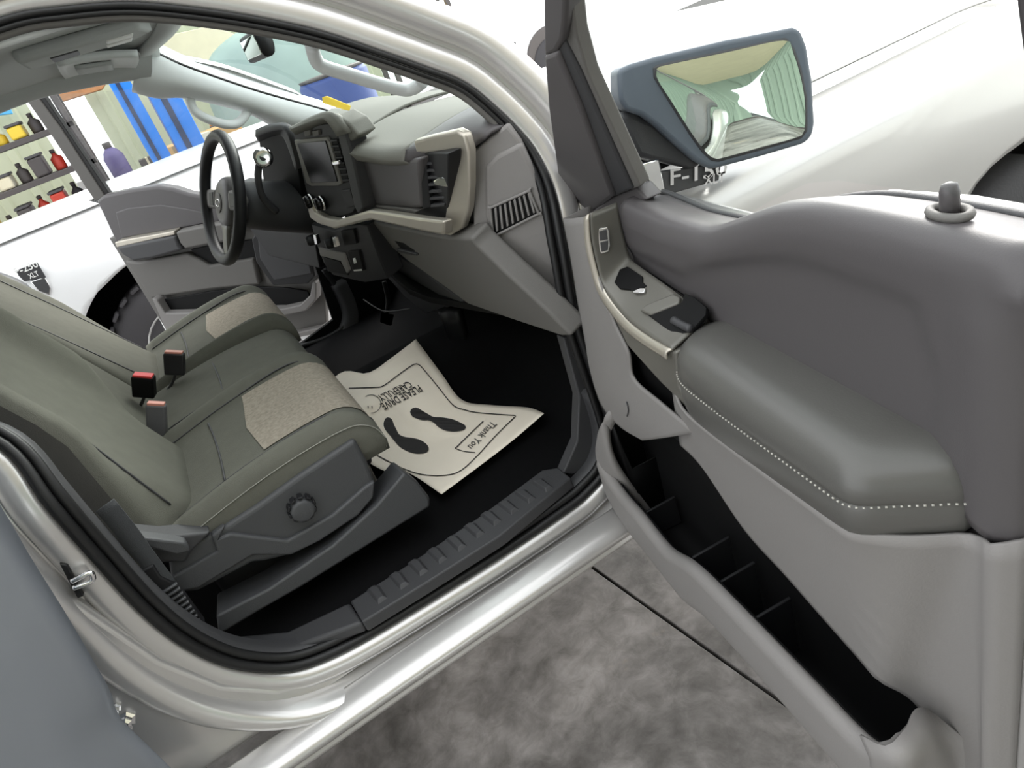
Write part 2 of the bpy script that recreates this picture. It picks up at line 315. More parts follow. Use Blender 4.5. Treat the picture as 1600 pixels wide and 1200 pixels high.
lathe('front_tyre', (WX, -.97, WZ), (0, 1, 0), [(.22, 0), (.30, -.01), (.38, .0), (.40, .03), (.40, .20), (.38, .24), (.22, .24)], 'tyre', truck, seg=36)
b0 = PD(1005, 262, -.3)
# fender badge behind the front wheel
bp = lambda u, v: ay(u, v, -1.014)
bd = plate('fender_badge', [bp(1034, 268), bp(1128, 254), bp(1124, 282), bp(1040, 306)], (0, -1, 0), .014, 'dark_trim', truck, bevel=.003)
e1 = bp(1120, 270)-bp(1045, 284); e1[1] = 0
text_on('badge_lettering', 'F-150', bp(1046, 290)+A([0, -.003, 0]), e1, A([-e1[2], 0, e1[0]])*np.sign(e1[0]), 'chrome', bd, width=.13, height=.028)
text_on('badge_lettering', 'XLT', bp(1098, 290)+A([0, -.003, 0]), e1, A([-e1[2], 0, e1[0]])*np.sign(e1[0]), 'chrome', bd, width=.05, height=.018)
plate('badge_vent', [bp(1004, 256), bp(1030, 247), bp(1042, 306), bp(1020, 302)], (0, -1, 0), .012, 'chrome', truck, bevel=.003)
# carpet and scuff plate
rows = []
def carpet_z(x, y):
    hump = .10/(1+math.exp((abs(y)-.20)/.035)); toe = max(0, x-.60)*1.05
    return .598+hump+toe-.0
for x in np.linspace(-.75, .92, 26): rows.append([(x, y, carpet_z(x, y)) for y in np.linspace(-.80, .80, 41)])
carpet = A(rows).reshape(-1, 3)
obj('floor_carpet', carpet, grid_faces(26, 41), 'carpet', truck, solid=.01)
plate('firewall', [(.93, -.8, .6), (.93, .8, .6), (.93, .8, 1.3), (.93, -.8, 1.3)], (-1, 0, 0), .02, 'black', truck, bevel=0)
scz = .628
sc = thing('scuff_plate', az(700, 860, .60), 'black ribbed plastic scuff plate along the passenger door sill', 'sill plate')
plate('step_cover', [az(547, 939, scz), az(640, 880, scz), az(750, 806, scz), az(847, 734, scz), az(872, 730, scz), az(892, 746, scz), az(780, 838, scz), az(660, 914, scz), az(566, 972, scz)], (0, 0, 1), .03, 'dark_trim', sc, bevel=.004)
for cx_, cy_ in [(285, 725), (395, 655), (490, 590), (585, 530), (680, 470), (770, 405), (855, 345), (940, 290), (1025, 235), (1110, 180)]:
    q = az(500+cx_/3.2, 700+cy_/3.2, scz+.002); X_, Y_ = A([1, .08, 0]), A([-.08, 1, 0])
    s = [(-.011, -.030, 0), (.011, -.030, 0), (.013, .016, 0), (.005, .030, 0), (-.013, .030, 0)]; t = [(-.006, -.024, .007), (.006, -.024, .007), (.007, .012, .007), (.002, .022, .007), (-.008, .022, .007)]
    V = [q+X_*a+Y_*b+A([0, 0, h-.002]) for a, b, h in s+t]
    obj('tread_rib', V, [(5, 6, 7, 8, 9)]+[(i, (i+1) % 5, (i+1) % 5+5, i+5) for i in range(5)], 'dark_trim', sc, smooth=False, bevel=.0015, seg=2)
plate('rear_step_cover', [az(345, 995, scz), az(450, 985, scz), az(545, 940, scz), az(566, 972, scz), az(470, 1008, scz), az(400, 1012, scz)], (0, 0, 1), .03, 'dark_trim', sc, bevel=.008)
plate('kick_panel', [ay(880, 528, -.80), ay(904, 520, -.80), ay(930, 660, -.80), ay(930, 745, -.80), ay(880, 740, -.80), ay(902, 690, -.80), ay(905, 620, -.80)], (0, 1, 0), -.03, 'dark_trim', truck, bevel=.004)

plate('driver_kick_panel', [ay(*q, .80) for q in [(478, 372), (600, 400), (640, 470), (600, 520), (545, 515), (470, 545), (440, 560), (520, 500)]], (0, -1, 0), .02, 'black', truck, bevel=.002)
ds_ = tube('driver_sill_seal', [ay(505, 420, .80), ay(530, 455, .80), ay(545, 485, .80), ay(535, 512, .80), ay(505, 530, .80), ay(470, 541, .80)], .012, 'rubber', truck, n=30)
plate('cab_back_wall', [(-1.35, -.78, .6), (-1.35, .78, .6), (-1.35, .66, 1.75), (-1.35, -.66, 1.75)], (1, 0, 0), .03, 'dark_trim', truck, bevel=.01)
plate('rear_side_wall', [(-1.35, .80, .6), (-.52, .80, .6), (-.52, .80, 1.25), (-1.35, .80, 1.25)], (0, -1, 0), .03, 'dark_trim', truck, bevel=.01)
plate('rear_side_wall', [(-1.35, -.80, .6), (-.56, -.80, .6), (-.56, -.80, 1.25), (-1.35, -.80, 1.25)], (0, 1, 0), .03, 'dark_trim', truck, bevel=.01)
# B-pillar hardware
st = lambda u, v: body(u, v)+A([0, -.03, 0])
stk = tube('door_striker', [st(113, 893), st(140, 880), st(146, 886), st(143, 893), st(116, 903)], .0045, 'chrome', truck, n=24)
plate('striker_base', [st(94, 872)+A([0, .012, 0]), st(107, 874)+A([0, .012, 0]), st(132, 922)+A([0, .012, 0]), st(122, 926)+A([0, .012, 0])], (0, -1, 0), .012, 'rubber', truck, bevel=.002)
for u, v, r in ((181, 1107, .006), (197, 1126, .011), (197, 1137, .008)):
    lathe('hinge_bolt', ay(u, v, -.868), (0, -1, .2), [(r*1.5, -.03), (r*1.5, 0), (r, .003), (r, .012), (r*.5, .015)], 'chrome', truck, seg=6, smooth=False)
# lower body below the doorway, behind and under the sill
lw = [(-.62, .98), (-.50, .90)]
rk = [(-.884, .532), (-.905, .530), (-.935, .522), (-.950, .508), (-.944, .492), (-.928, .480), (-.922, .470), (-.926, .462), (-.915, .452), (-.85, .448)]
XR = np.linspace(-.75, .62, 9)
loft('rocker_panel', [[(x, y, z-.012*max(0, -x)) for y, z in rk] for x in XR], 'silver', truck, nu=44, nv=9, solid=.004)
plate('pillar_foot', [(-.62, -.862, .53), (-.05, -.862, .53), (-.17, -.862, .555), (-.27, -.862, .60), (-.34, -.862, .68), (-.39, -.862, .80), (-.42, -.862, .95), (-.45, -.862, 1.10), (-.62, -.862, 1.10)], (0, -1, 0), .03, 'silver', truck, bevel=.01, seg=4)

# rear passenger door, closed, its front edge beside the B-pillar
rdoor = thing('rear_door', (-.9, -.98, .5), 'silver grey rear passenger door skin beside the B-pillar', 'car door')
edge_px = [(-150, 590), (-60, 725), (0, 812), (47, 892), (94, 966), (137, 1038), (172, 1100), (188, 1142), (247, 1200), (330, 1282)]
EP = cr([ay(u, v, -.975) for u, v in edge_px], 26)
rows = []
for p in EP:
    row = []
    for t in np.linspace(0, 1, 16):
        x = p[0]-t*(p[0]+1.5); k = 1-math.exp(-t*16); crease = .012*math.exp(-((x+.62-(p[2]-1.0)*.35)/.05)**2)*max(0, min(1, (1.05-p[2])*4))
        row.append((x, p[1]+.03-.038*k-crease, p[2]))
    rows.append(row)
loft('door_skin', rows, 'silver_shaded', rdoor, nu=40, nv=40, solid=.008)

rx = float(EP[0][0]); rz = float(EP[0][2])
RT = lambda x, z, o=0: A([x, -.955+.33*(z-rz)-o, z])
plate('window_frame', [RT(rx-.01, rz-.02), RT(rx-.05, rz+.20), RT(rx-.07, 1.70), RT(-1.45, 1.72), RT(-1.45, 1.77), RT(rx-.06, 1.75), RT(rx-.02, 1.70), RT(rx+.02, rz+.18), RT(rx+.03, rz-.02)], (0, -1, .33), .03, 'charcoal', rdoor, bevel=.006)
obj('window_glass', [RT(rx-.02, rz-.02, -.012), RT(rx-.05, 1.70, -.012), RT(-1.48, 1.73, -.012), RT(-1.48, rz-.02, -.012)], [(0, 1, 2, 3)], 'piano', rdoor, smooth=False)

# ------------------------------------------------------------------ windshield, pillars, overhead
ROOFW = .60
wl = [(.13, -.62, 1.735), (.22, -.3, 1.755), (.24, 0, 1.765), (.22, .3, 1.755), (.13, .62, 1.735)]
wb = [(.72, -.74, 1.34), (.92, -.36, 1.34), (.98, 0, 1.34), (.92, .36, 1.34), (.72, .74, 1.34)]
mid = [tuple((A(a)+A(b))/2+A([.03, 0, .025])) for a, b in zip(wl, wb)]
loft('windshield', [wl, mid, wb], 'windshield_glass', truck, nu=20, nv=10)
loft('windshield_header', [[(x-.05, y, z-.004) for x, y, z in wl], [(x+.012, y, z-.010) for x, y, z in wl]], 'headliner', truck, nu=20, solid=.01)
pu_ = [ay(228, 78, .58), ay(262, 95, .59), ay(300, 111, .60), ay(400, 145, .63), ay(500, 173, .68), ay(545, 187, .70)]
pl_ = [ay(206, 140, .63), ay(245, 150, .65), ay(292, 151, .66), ay(385, 174, .69), ay(440, 202, .71), ay(480, 212, .72)]
pm_ = [(a+b)/2+A([-.012, -.03, -.005]) for a, b in zip(pu_, pl_)]; po_ = [b+A([.02, .06, .0]) for b in pl_]
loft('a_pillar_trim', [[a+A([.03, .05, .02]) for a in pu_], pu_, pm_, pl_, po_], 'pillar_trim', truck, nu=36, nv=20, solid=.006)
# black edge line of the glass on the driver's pillar
tube('glass_edge_band', [p+A([.004, .0, .006]) for p in pu_], .005, 'rubber', truck, n=40)
def grab(pts, r, m, label, name='grab_handle'):
    return tag(tube(name, pts, r, m, None, n=40, seg=12), label, 'handle')
gy = .665
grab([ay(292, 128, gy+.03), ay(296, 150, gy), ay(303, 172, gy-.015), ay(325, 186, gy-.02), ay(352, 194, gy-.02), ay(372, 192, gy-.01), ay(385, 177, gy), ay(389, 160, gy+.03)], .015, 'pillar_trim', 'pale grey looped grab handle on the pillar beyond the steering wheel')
gy = -.585
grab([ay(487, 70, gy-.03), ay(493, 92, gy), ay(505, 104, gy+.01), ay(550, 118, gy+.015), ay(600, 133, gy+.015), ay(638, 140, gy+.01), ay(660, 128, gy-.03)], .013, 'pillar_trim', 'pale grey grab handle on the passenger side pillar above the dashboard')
# sun visor, overhead console and mirror
vz = 1.738
vis = thing('sun_visor', az(165, 85, vz), 'grey folded sun visor against the headliner above the steering wheel', 'sun visor')
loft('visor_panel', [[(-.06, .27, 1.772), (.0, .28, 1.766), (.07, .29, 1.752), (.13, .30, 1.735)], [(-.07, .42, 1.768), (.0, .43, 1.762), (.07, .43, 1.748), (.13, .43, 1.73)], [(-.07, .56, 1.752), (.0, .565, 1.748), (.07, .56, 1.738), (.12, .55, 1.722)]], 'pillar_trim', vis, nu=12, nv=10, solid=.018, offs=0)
loft('vanity_flap', [[(-.03, .34, 1.754), (.06, .35, 1.738)], [(-.03, .50, 1.748), (.06, .50, 1.732)]], 'headliner', vis, nu=6, nv=6, solid=.01, offs=0)
tube('visor_hinge_rod', [(.12, .30, 1.742), (.135, .42, 1.738), (.12, .57, 1.728)], .006, 'mid_trim', vis, n=14)
oc = thing('overhead_console', (.05, 0, 1.74), 'grey overhead console with map lamps in the middle of the headliner', 'overhead console')
plate('console_body', [(-.12, -.11, 1.762), (.14, -.10, 1.752), (.17, 0, 1.748), (.14, .10, 1.752), (-.12, .11, 1.762)], (0, 0, -1), .03, 'headliner', oc, bevel=.012)
for y in (-.05, .05): plate('map_lamp', [(.06, y-.03, 1.752), (.12, y-.03, 1.749), (.12, y+.03, 1.749), (.06, y+.03, 1.752)], (0, 0, -1), .01, 'white_plastic', oc, bevel=.004)
plate('console_slot', [(-.06, -.06, 1.757), (.0, -.06, 1.755), (.0, .06, 1.755), (-.06, .06, 1.757)], (0, 0, -1), .01, 'dark_trim', oc, bevel=.003)
mp = ay(400, 72, .0)
rv = thing('rear_view_mirror', mp+A([0, 0, -.03]), 'dark rear-view mirror hanging at the top of the windshield', 'mirror')
rows = [[mp+A([dx, y, z]) for dx, z in ((-.012, -.028), (-.014, .0), (-.012, .028), (.012, .03), (.022, .0), (.012, -.03))] for y in (-.115, -.11, .11, .115)]
loft('mirror_housing', rows, 'deep_trim', rv, nu=18, closed=True, cap=True)
plate('mirror_pane', [mp+A([-.0155, y, z]) for y, z in ((-.105, -.022), (.105, -.022), (.105, .022), (-.105, .022))], (-1, 0, 0), .003, 'mirror_face', rv, bevel=.001)
tube('mirror_stem', [mp+A([.015, 0, .0]), mp+A([.05, 0, .03]), mp+A([.07, 0, .08])], .011, 'deep_trim', rv)

# ------------------------------------------------------------------ dashboard
dash = thing('dashboard', (.55, 0, .85), 'grey dashboard with champagne trim, glove box and centre screen across the cabin', 'dashboard')
# passenger top pad and its right end
def top_pad(ys, xf, m, name, drop=0):
    rows = []
    for y in ys:
        f = xf(y); rows.append([(f+.03, y, 1.346-drop), (f+.006, y, 1.348-drop), (f, y, 1.358-drop), (f+.012, y, 1.370-drop), (f+.05, y, 1.376-drop), (f+.18, y, 1.392-drop), (f+.34, y, 1.376-drop), (.98-.55*max(0, abs(y)-.2)**2, y, 1.335-drop)])
    return loft(name, rows, m, dash, nu=30, nv=len(ys)*4, solid=.006)
xf = lambda y: .430+.9*max(0, -y-.45)**2
top_pad(np.linspace(-.15, -.590, 6), xf, 'dash_top', 'top_pad')
top_pad(np.linspace(.62, -.145, 8), lambda y: .47-.03*math.exp(-((y-.35)/.2)**2), 'dash_top', 'top_pad_driver', -.008)
# champagne trim: right bracket and lower bar
PT = (.452, -.58, 1.3); NT = (-.95, -.30, 0)
tp = lambda u, v, o=0: pl(u, v, A(PT)+A(NT)*o, NT)
plate('trim_bracket', [tp(*q) for q in [(645, 220), (668, 214), (712, 204), (726, 211), (733, 238), (734, 290), (731, 330), (722, 358), (702, 369), (690, 366), (692, 354), (696, 330), (697, 270), (696, 248), (688, 239), (650, 241)]], NT, .022, 'champagne', dash, bevel=.006, seg=4)
NB = (-.99, -.12, 0); tb = lambda u, v: pl(u, v, (.428, -.6, 1.2), NB)
plate('trim_bar', [tb(*q) for q in [(692, 346), (692, 368), (655, 361), (615, 352), (580, 344), (562, 348), (522, 358), (497, 350), (484, 341), (480, 326), (486, 321), (491, 331), (505, 340), (526, 344), (552, 336), (575, 329), (600, 332), (655, 341)]], (-1, 0, .15), .025, 'champagne', dash, bevel=.006, seg=3)
xi = .452
plate('upper_glove_lid', [ax(*q, xi) for q in [(553, 251), (654, 248), (655, 268), (659, 325), (640, 327), (590, 321), (574, 316), (562, 296), (555, 270)]], (-1, 0, .05), .03, 'charcoal', dash, bevel=.008, seg=4)
plate('lid_surround', [ax(*q, xi+.022) for q in [(545, 240), (655, 238), (700, 240), (700, 350), (655, 342), (575, 332), (556, 300)]], (-1, 0, 0), .03, 'deep_trim', dash, bevel=.003)
plate('lid_lower_lip', [ax(*q, xi-.004) for q in [(585, 321), (640, 327), (652, 330), (648, 334), (590, 325)]], (-1, 0, 0), .02, 'mid_trim', dash, bevel=.002)
# side air vent by the bracket
plate('vent_surround', [tp(*q, .004) for q in [(655, 247), (664, 247), (672, 325), (660, 328)]], NT, .03, 'deep_trim', dash, bevel=.003)
for i in range(7):
    t = i/6; va = 254+t*66
    plate('vent_slat', [tp(664+7*t, va, .002), tp(694, va-2, .002), tp(694, va+2.5, .002), tp(664.6+7*t, va+4.5, .002)], NT, .012, 'dark_trim', dash, bevel=.001, seg=1)
plate('vent_tab', [tp(*q, .014) for q in [(676, 283), (684, 277), (699, 279), (701, 293), (690, 292), (678, 289)]], NT, .014, 'chrome', dash, bevel=.003)
# end panel facing the doorway with the small demister vent
PE = (.535, -.715, 1.25); NE = (-.72, -.69, -.05)
ep = lambda u, v, o=0: pl(u, v, A(PE)+A(NE)*o, NE)
_fi = xf(-.588); inn = [(_fi+.03, -.586, 1.346), (_fi+.006, -.586, 1.348), (_fi, -.586, 1.358), (_fi+.012, -.586, 1.370), (_fi+.05, -.586, 1.377), (_fi+.18, -.586, 1.393), (_fi+.34, -.586, 1.377), (.90, -.586, 1.336)]
outr = [ep(738, 246), ep(736, 242), ep(735, 236), ep(744, 229), ep(758, 219), ep(781, 203), (.72, -.70, 1.352), (.86, -.68, 1.336)]
loft('top_pad_end', [inn, [(A(a)*.5+A(b)*.5)+A([-.004, 0, .010]) for a, b in zip(inn, outr)], outr], 'charcoal', dash, nu=30, nv=12, solid=.006)
plate('end_panel', [ep(*q) for q in [(736, 240), (762, 217), (792, 194), (812, 220), (836, 268), (858, 330), (880, 410), (912, 527), (897, 524), (850, 478), (800, 430), (757, 392), (740, 372)]], NE, .04, 'grey_trim', dash, bevel=.006, seg=3)
plate('end_panel_field', [ep(*q, .008) for q in [(757, 262), (775, 243), (813, 224), (834, 268), (855, 330), (876, 410), (899, 497), (830, 428), (768, 370), (758, 340)]], NE, .02, 'grey_trim', dash, bevel=.008, seg=4)
plate('demister_recess', [ep(*q, .010) for q in [(769, 326), (825, 301), (838, 334), (772, 367)]], NE, .004, 'black', dash, bevel=.001)
for i in range(8):
    t = i/7; a = A([772, 326])+t*A([52, -23]); b = A([775, 363])+t*A([58, -29])
    plate('demister_slat', [ep(*a, .015), ep(*(a+A([3.2, -1.4])), .015), ep(*(b+A([3.2, -1.6])), .015), ep(*b, .015)], NE, .006, 'grey_trim', dash, bevel=.0008, seg=1)
fr = [(766, 325), (827, 298), (842, 334), (771, 370)]
tube('demister_frame', [ep(*q, .012) for q in fr for _ in (0, 1)], .0028, 'grey_trim', dash, n=60, closed=True)
box('dash_core', (.60, -.02, 1.15), (.14, 1.34, .34), 'black', dash, bevel=.01)
# glove box door and the darker panel beside it
PG = (.452, -.45, 1.205); NG = (-1, -.05, -.30)
gp = lambda u, v, o=0: pl(u, v, A(PG)+A(NG)*o, NG)
plate('glove_box_door', [gp(*q) for q in [(578, 346), (615, 354), (655, 363), (700, 371), (735, 372), (744, 384), (790, 428), (850, 483), (893, 526), (878, 526), (800, 500), (732, 476), (700, 452), (640, 410), (603, 380), (585, 362)]], NG, .05, 'mid_trim', dash, bevel=.008, seg=4)
plate('glove_side_panel', [gp(*q, -.012) for q in [(572, 350), (585, 363), (603, 382), (640, 412), (700, 454), (724, 474), (690, 484), (666, 491), (632, 463), (604, 432), (592, 400)]], NG, .04, 'dark_trim', dash, bevel=.006)
plate('glove_latch_recess', [gp(*q, .001) for q in [(617, 377), (630, 380), (648, 392), (646, 397), (628, 391)]], NG, .006, 'black', dash, bevel=.001)
plate('glove_latch', [gp(*q, .006) for q in [(619, 389), (632, 392), (650, 397), (652, 400), (636, 398), (620, 393)]], NG, .008, 'dark_trim', dash, bevel=.002)
tube('panel_seam', [ep(741, 374, .002), ep(746, 384, .002), ep(790, 424, .002), ep(850, 478, .002), ep(893, 518, .002)], .0016, 'rubber', dash, n=30)
lathe('seam_screw', ep(829, 479, .003), NE, [(.004, 0), (.004, .003), (.002, .005)], 'black', dash, seg=8)
plate('under_dash_tray', [(.50, .05, .87), (.52, -.06, .86), (.60, -.72, .92), (.93, -.78, .96), (.93, .70, .98), (.52, .70, 1.0), (.48, .2, .95)], (0, 0, -1), .02, 'black', dash, bevel=.002)
# centre stack
NS = A([-.975, -.22, 0]); cs = lambda u, v, o=0: pl(u, v, A([.412, -.14, 1.2])+NS*o, NS)
plate('stack_housing', [cs(*q) for q in [(457, 204), (480, 196), (512, 191), (527, 206), (540, 256), (557, 325), (552, 334), (525, 343), (500, 336), (484, 320), (476, 290)]], (-1, 0, 0), .06, 'deep_trim', dash, bevel=.005)
loft('stack_cap', [[cs(456, 203), cs(500, 181, .0), cs(528, 178), cs(552, 206)], [cs(458, 207, .012), cs(503, 190, .012), cs(516, 191, .012), cs(531, 212, .012)]], 'dash_top', dash, nu=16, nv=4, solid=.02, offs=0)
plate('stack_side_trim', [cs(*q, .010) for q in [(524, 200), (533, 196), (541, 212), (549, 240), (560, 290), (568, 326), (560, 336), (553, 322), (540, 262)]], (-1, 0, 0), .05, 'dark_trim', dash, bevel=.005)
plate('stack_corner_cap', [cs(*q, .004) for q in [(506, 189), (526, 181), (545, 192), (560, 212), (548, 222), (534, 214), (524, 200)]], (-1, 0, 0), .05, 'dash_top', dash, bevel=.006)
plate('screen_bezel', [cs(*q, .006) for q in [(459, 219), (510, 214), (516, 222), (534, 287), (528, 291), (486, 291), (478, 286)]], (-1, 0, 0), .02, 'satin', dash, bevel=.003)
plate('screen', [cs(*q, .0085) for q in [(464, 224), (508, 220), (527, 284), (486, 286)]], (-1, 0, 0), .01, 'piano', dash, bevel=.001)
for u in (474, 487): plate('hazard_button', [cs(*q, .006) for q in [(u, 205), (u+10, 203), (u+11, 212), (u+2, 214)]], (-1, 0, 0), .012, 'mid_trim', dash, bevel=.002)
plate('centre_vent_recess', [cs(*q, .002) for q in [(514, 218), (526, 217), (546, 284), (535, 287)]], (-1, 0, 0), .01, 'black', dash, bevel=.001)
for i in range(8):
    t = i/7; a = A([514, 219])+t*A([20, 62])
    plate('centre_vent_slat', [cs(*a, .008), cs(a[0]+12, a[1]-1, .008), cs(a[0]+12.6, a[1]+1.6, .008), cs(a[0]+.8, a[1]+2.6, .008)], (-1, 0, 0), .01, 'deep_trim', dash, bevel=.0006, seg=1)
plate('vent_tab', [cs(*q, .014) for q in [(518, 253), (529, 251), (530, 257), (520, 259)]], (-1, 0, 0), .01, 'chrome', dash, bevel=.002)
for u, v in ((489, 313), (506, 316)):
    kn = lathe('dial', cs(u, v, .0), (-1, 0, .1), [(.019, 0), (.019, .018), (.015, .026), (.005, .027)], 'piano', dash, seg=20)
    lathe('dial_ring', cs(u, v, .0), (-1, 0, .1), [(.0215, .001), (.0215, .007), (.0195, .009)], 'chrome', kn, seg=20)
plate('stack_switch', [cs(*q, .008) for q in [(533, 298), (547, 296), (555, 322), (541, 326)]], (-1, 0, 0), .012, 'deep_trim', dash, bevel=.002)
cl = lambda u, v, o=0: pl(u, v, A([.430, -.09, 1.0])+NS*o, NS)
plate('lower_stack', [cl(*q) for q in [(486, 350), (520, 360), (560, 350), (574, 352), (592, 402), (606, 436), (570, 442), (520, 430), (505, 410), (494, 380)]], (-1, 0, -.2), .06, 'deep_trim', dash, bevel=.004)
plate('stack_trim_piece', [cl(*q, .006) for q in [(497, 386), (512, 391), (537, 396), (546, 422), (542, 428), (532, 408), (500, 400)]], (-1, 0, 0), .02, 'grey_trim', dash, bevel=.003)
plate('stack_cubby', [cl(*q, .004) for q in [(505, 402), (531, 409), (544, 430), (512, 424)]], (-1, 0, 0), .006, 'black', dash, bevel=.001)
for u, v in ((491, 374), (521, 378)):
    kn = lathe('selector_knob', cl(u, v, .0), (-1, 0, .1), [(.018, 0), (.016, .02), (.012, .026)], 'deep_trim', dash, seg=18)
    plate('knob_blade', [cl(u-2, v-7, .03), cl(u+2, v-7, .03), cl(u+5, v+8, .03), cl(u+1, v+8, .03)], (-1, 0, 0), .012, 'chrome', kn, bevel=.001)
for q in ([(532, 361), (552, 358), (557, 381), (538, 384)], [(543, 393), (560, 391), (568, 423), (552, 425)]):
    bt = plate('stack_socket', [cl(*p, .007) for p in q], (-1, 0, 0), .012, 'black', dash, bevel=.002)
plate('socket_mark', [cl(*p, .009) for p in [(551, 404), (554, 403), (557, 411), (553, 412)]], (-1, 0, 0), .002, 'white_plastic', bt, bevel=0)
plate('socket_mark', [cl(*p, .009) for p in [(552, 422), (564, 421), (565, 423), (553, 424)]], (-1, 0, 0), .002, 'white_plastic', bt, bevel=0)
# driver side: cluster, hood, column, knee panel
cc = lambda u, v, o=0: pl(u, v, A([.405, .21, 1.4])+NS*o, NS)
plate('instrument_cluster', [cc(*q) for q in [(404, 216), (440, 208), (452, 222), (466, 262), (478, 345), (450, 350), (420, 346), (412, 290)]], (-1, 0, .1), .03, 'black', dash, bevel=.004)
loft('cluster_hood', [[cc(399, 208, .03), cc(422, 199, .03), cc(447, 197, .03), cc(458, 214, .03), cc(470, 262, .02)], [cc(404, 217, .0), cc(424, 208, 0), cc(441, 207, 0), cc(452, 222, 0), cc(466, 264, 0)]], 'dark_trim', dash, nu=20, nv=5, solid=.02, offs=0)
plate('driver_dash_panel', [pl(*q, (.40, .25, 1.1), NS) for q in [(372, 285), (420, 290), (480, 340), (488, 352), (500, 420), (420, 400), (385, 350)]], (-1, 0, 0), .05, 'deep_trim', dash, bevel=.006)
# steering column, wheel, gear lever
wc = A([.150, .40, 1.302]); wn = A([-.985*.90, -.174*.90, .43]); wn /= np.linalg.norm(wn); wu = A([-.174, .985, 0]); wv = np.cross(wu, wn); wv *= np.sign(wv[2])
rows = [[wc-wn*d+wu*w*math.cos(t)+wv*h*math.sin(t)*(1 if math.sin(t) > 0 else 1.2)+wv*-.01 for t in np.linspace(0, 2*math.pi, 13)[:-1]] for d, w, h in ((.05, .055, .05), (.07, .075, .065), (.20, .085, .075), (.34, .09, .08))]
loft('column_shroud', rows, 'dark_trim', dash, nu=24, nv=12, closed=True, cap=True)
sw = thing('steering_wheel', wc-wv*.19, 'black leather steering wheel with grey hub facing the driver seat', 'steering wheel')
R = .187
tube('rim', [wc+wu*R*math.cos(t)+wv*R*math.sin(t) for t in np.linspace(0, 2*math.pi, 25)[:-1]], .0185, 'piano' if False else 'deep_trim', sw, n=72, seg=12, closed=True)
rows = [[wc+wn*d+wu*w*math.cos(t)*k+wv*(h*math.sin(t)*k-.012) for t in np.linspace(0, 2*math.pi, 17)[:-1]] for d, w, h, k in ((-.055, .08, .075, 1), (-.03, .09, .082, 1), (-.005, .085, .078, .95), (.006, .07, .064, .8), (.009, .03, .03, .5))]
hub = loft('hub', rows, 'charcoal', sw, nu=28, nv=12, closed=True, cap=True)
for sgn in (-1, 1):
    sp = loft('spoke', [[wc+wn*d+wu*sgn*r+wv*z for d, z in ((-.012, -.03), (.0, -.026), (.0, .022), (-.012, .026), (-.028, .0))] for r in (.075, .12, .178)], 'mid_trim', sw, nu=15, nv=8, closed=True, cap=True)
    plate('switch_pad', [wc+wn*.003+wu*sgn*a+wv*b for a, b in ((.09, -.022), (.135, -.02), (.135, .018), (.09, .02))], wn, .006, 'deep_trim', sp, bevel=.002)
loft('lower_spoke', [[wc+wn*d+wv*-r+wu*z for d, z in ((-.014, -w), (-.002, -w*.8), (-.002, w*.8), (-.014, w))] for r, w in ((.08, .04), (.12, .026), (.178, .03))], 'satin', sw, nu=12, nv=8, closed=True, cap=True)
eo = lathe('emblem', wc+wn*.008-wv*.012, wn, [(.030, 0), (.030, .003), (.026, .004)], 'mid_trim', sw, seg=24)
tube('emblem_ring', [wc+wn*.0125-wv*.012+wu*.022*math.cos(t)+wv*.011*math.sin(t) for t in np.linspace(0, 2*math.pi, 17)[:-1]], .0016, 'chrome', eo, n=32, closed=True)
gl = thing('gear_lever', ay(408, 300, .28), 'dark column gear lever with a chrome ringed knob behind the steering wheel', 'gear lever')
tube('lever_arm', [ay(432, 330, .33), ay(412, 310, .30), ay(404, 285, .28), ay(404, 262, .27), ay(411, 245, .26)], .011, 'dark_trim', gl)
kn = lathe('lever_knob', ay(411, 246, .26), A(CAM_POS)-ay(411, 246, .26), [(.016, -.03), (.026, -.015), (.028, 0), (.024, .012), (.010, .016)], 'dark_trim', gl)
kc = ay(412, 243, .26); kd = A(CAM_POS)-kc; kd /= np.linalg.norm(kd)
lathe('knob_ring', ay(411, 246, .26), kd, [(.028, .0), (.029, .010), (.024, .015), (.018, .016)], 'chrome', kn)
# pedal, floor hardware
pdl = thing('brake_pedal', ay(602, 510, .32), 'small grey brake pedal pad above the dark driver footwell', 'pedal')
plate('pedal_pad', [ay(*q, .32) for q in [(594, 488), (612, 491), (608, 510), (593, 504)]], (-1, 0, .4), .012, 'mid_trim', pdl, bevel=.003)
tube('pedal_arm', [ay(603, 492, .33), ay(606, 470, .33), ay(600, 440, .33)], .008, 'black', pdl)
loft('footwell_duct', [[ay(683, 484, -.05), ay(700, 478, -.06), ay(722, 480, -.1)], [ay(712, 530, .0), ay(724, 540, -.02), ay(735, 530, -.05)]], 'deep_trim', dash, nu=8, nv=4, solid=.03)
tube('tray_edge', [ay(568, 468, .25), ay(600, 486, .12), ay(640, 482, .0)], .002, 'dark_trim', dash, n=12)
# things on the dash top
tg = thing('warning_tag', ay(525, 172, .22), 'yellow tag with a white label lying at the windshield base on the dashboard', 'tag')
plate('tag_card', [ay(*q, .22) for q in [(503, 152), (509, 150), (546, 165), (544, 173), (535, 171), (504, 161)]], (-1, -.3, .3), .006, 'yellow', tg, bevel=.001)
plate('tag_label', [ay(*q, .21) for q in [(518, 169), (532, 170), (528, 177), (508, 176)]], (-1, -.3, .3), .004, 'white_plastic', tg, bevel=.001)

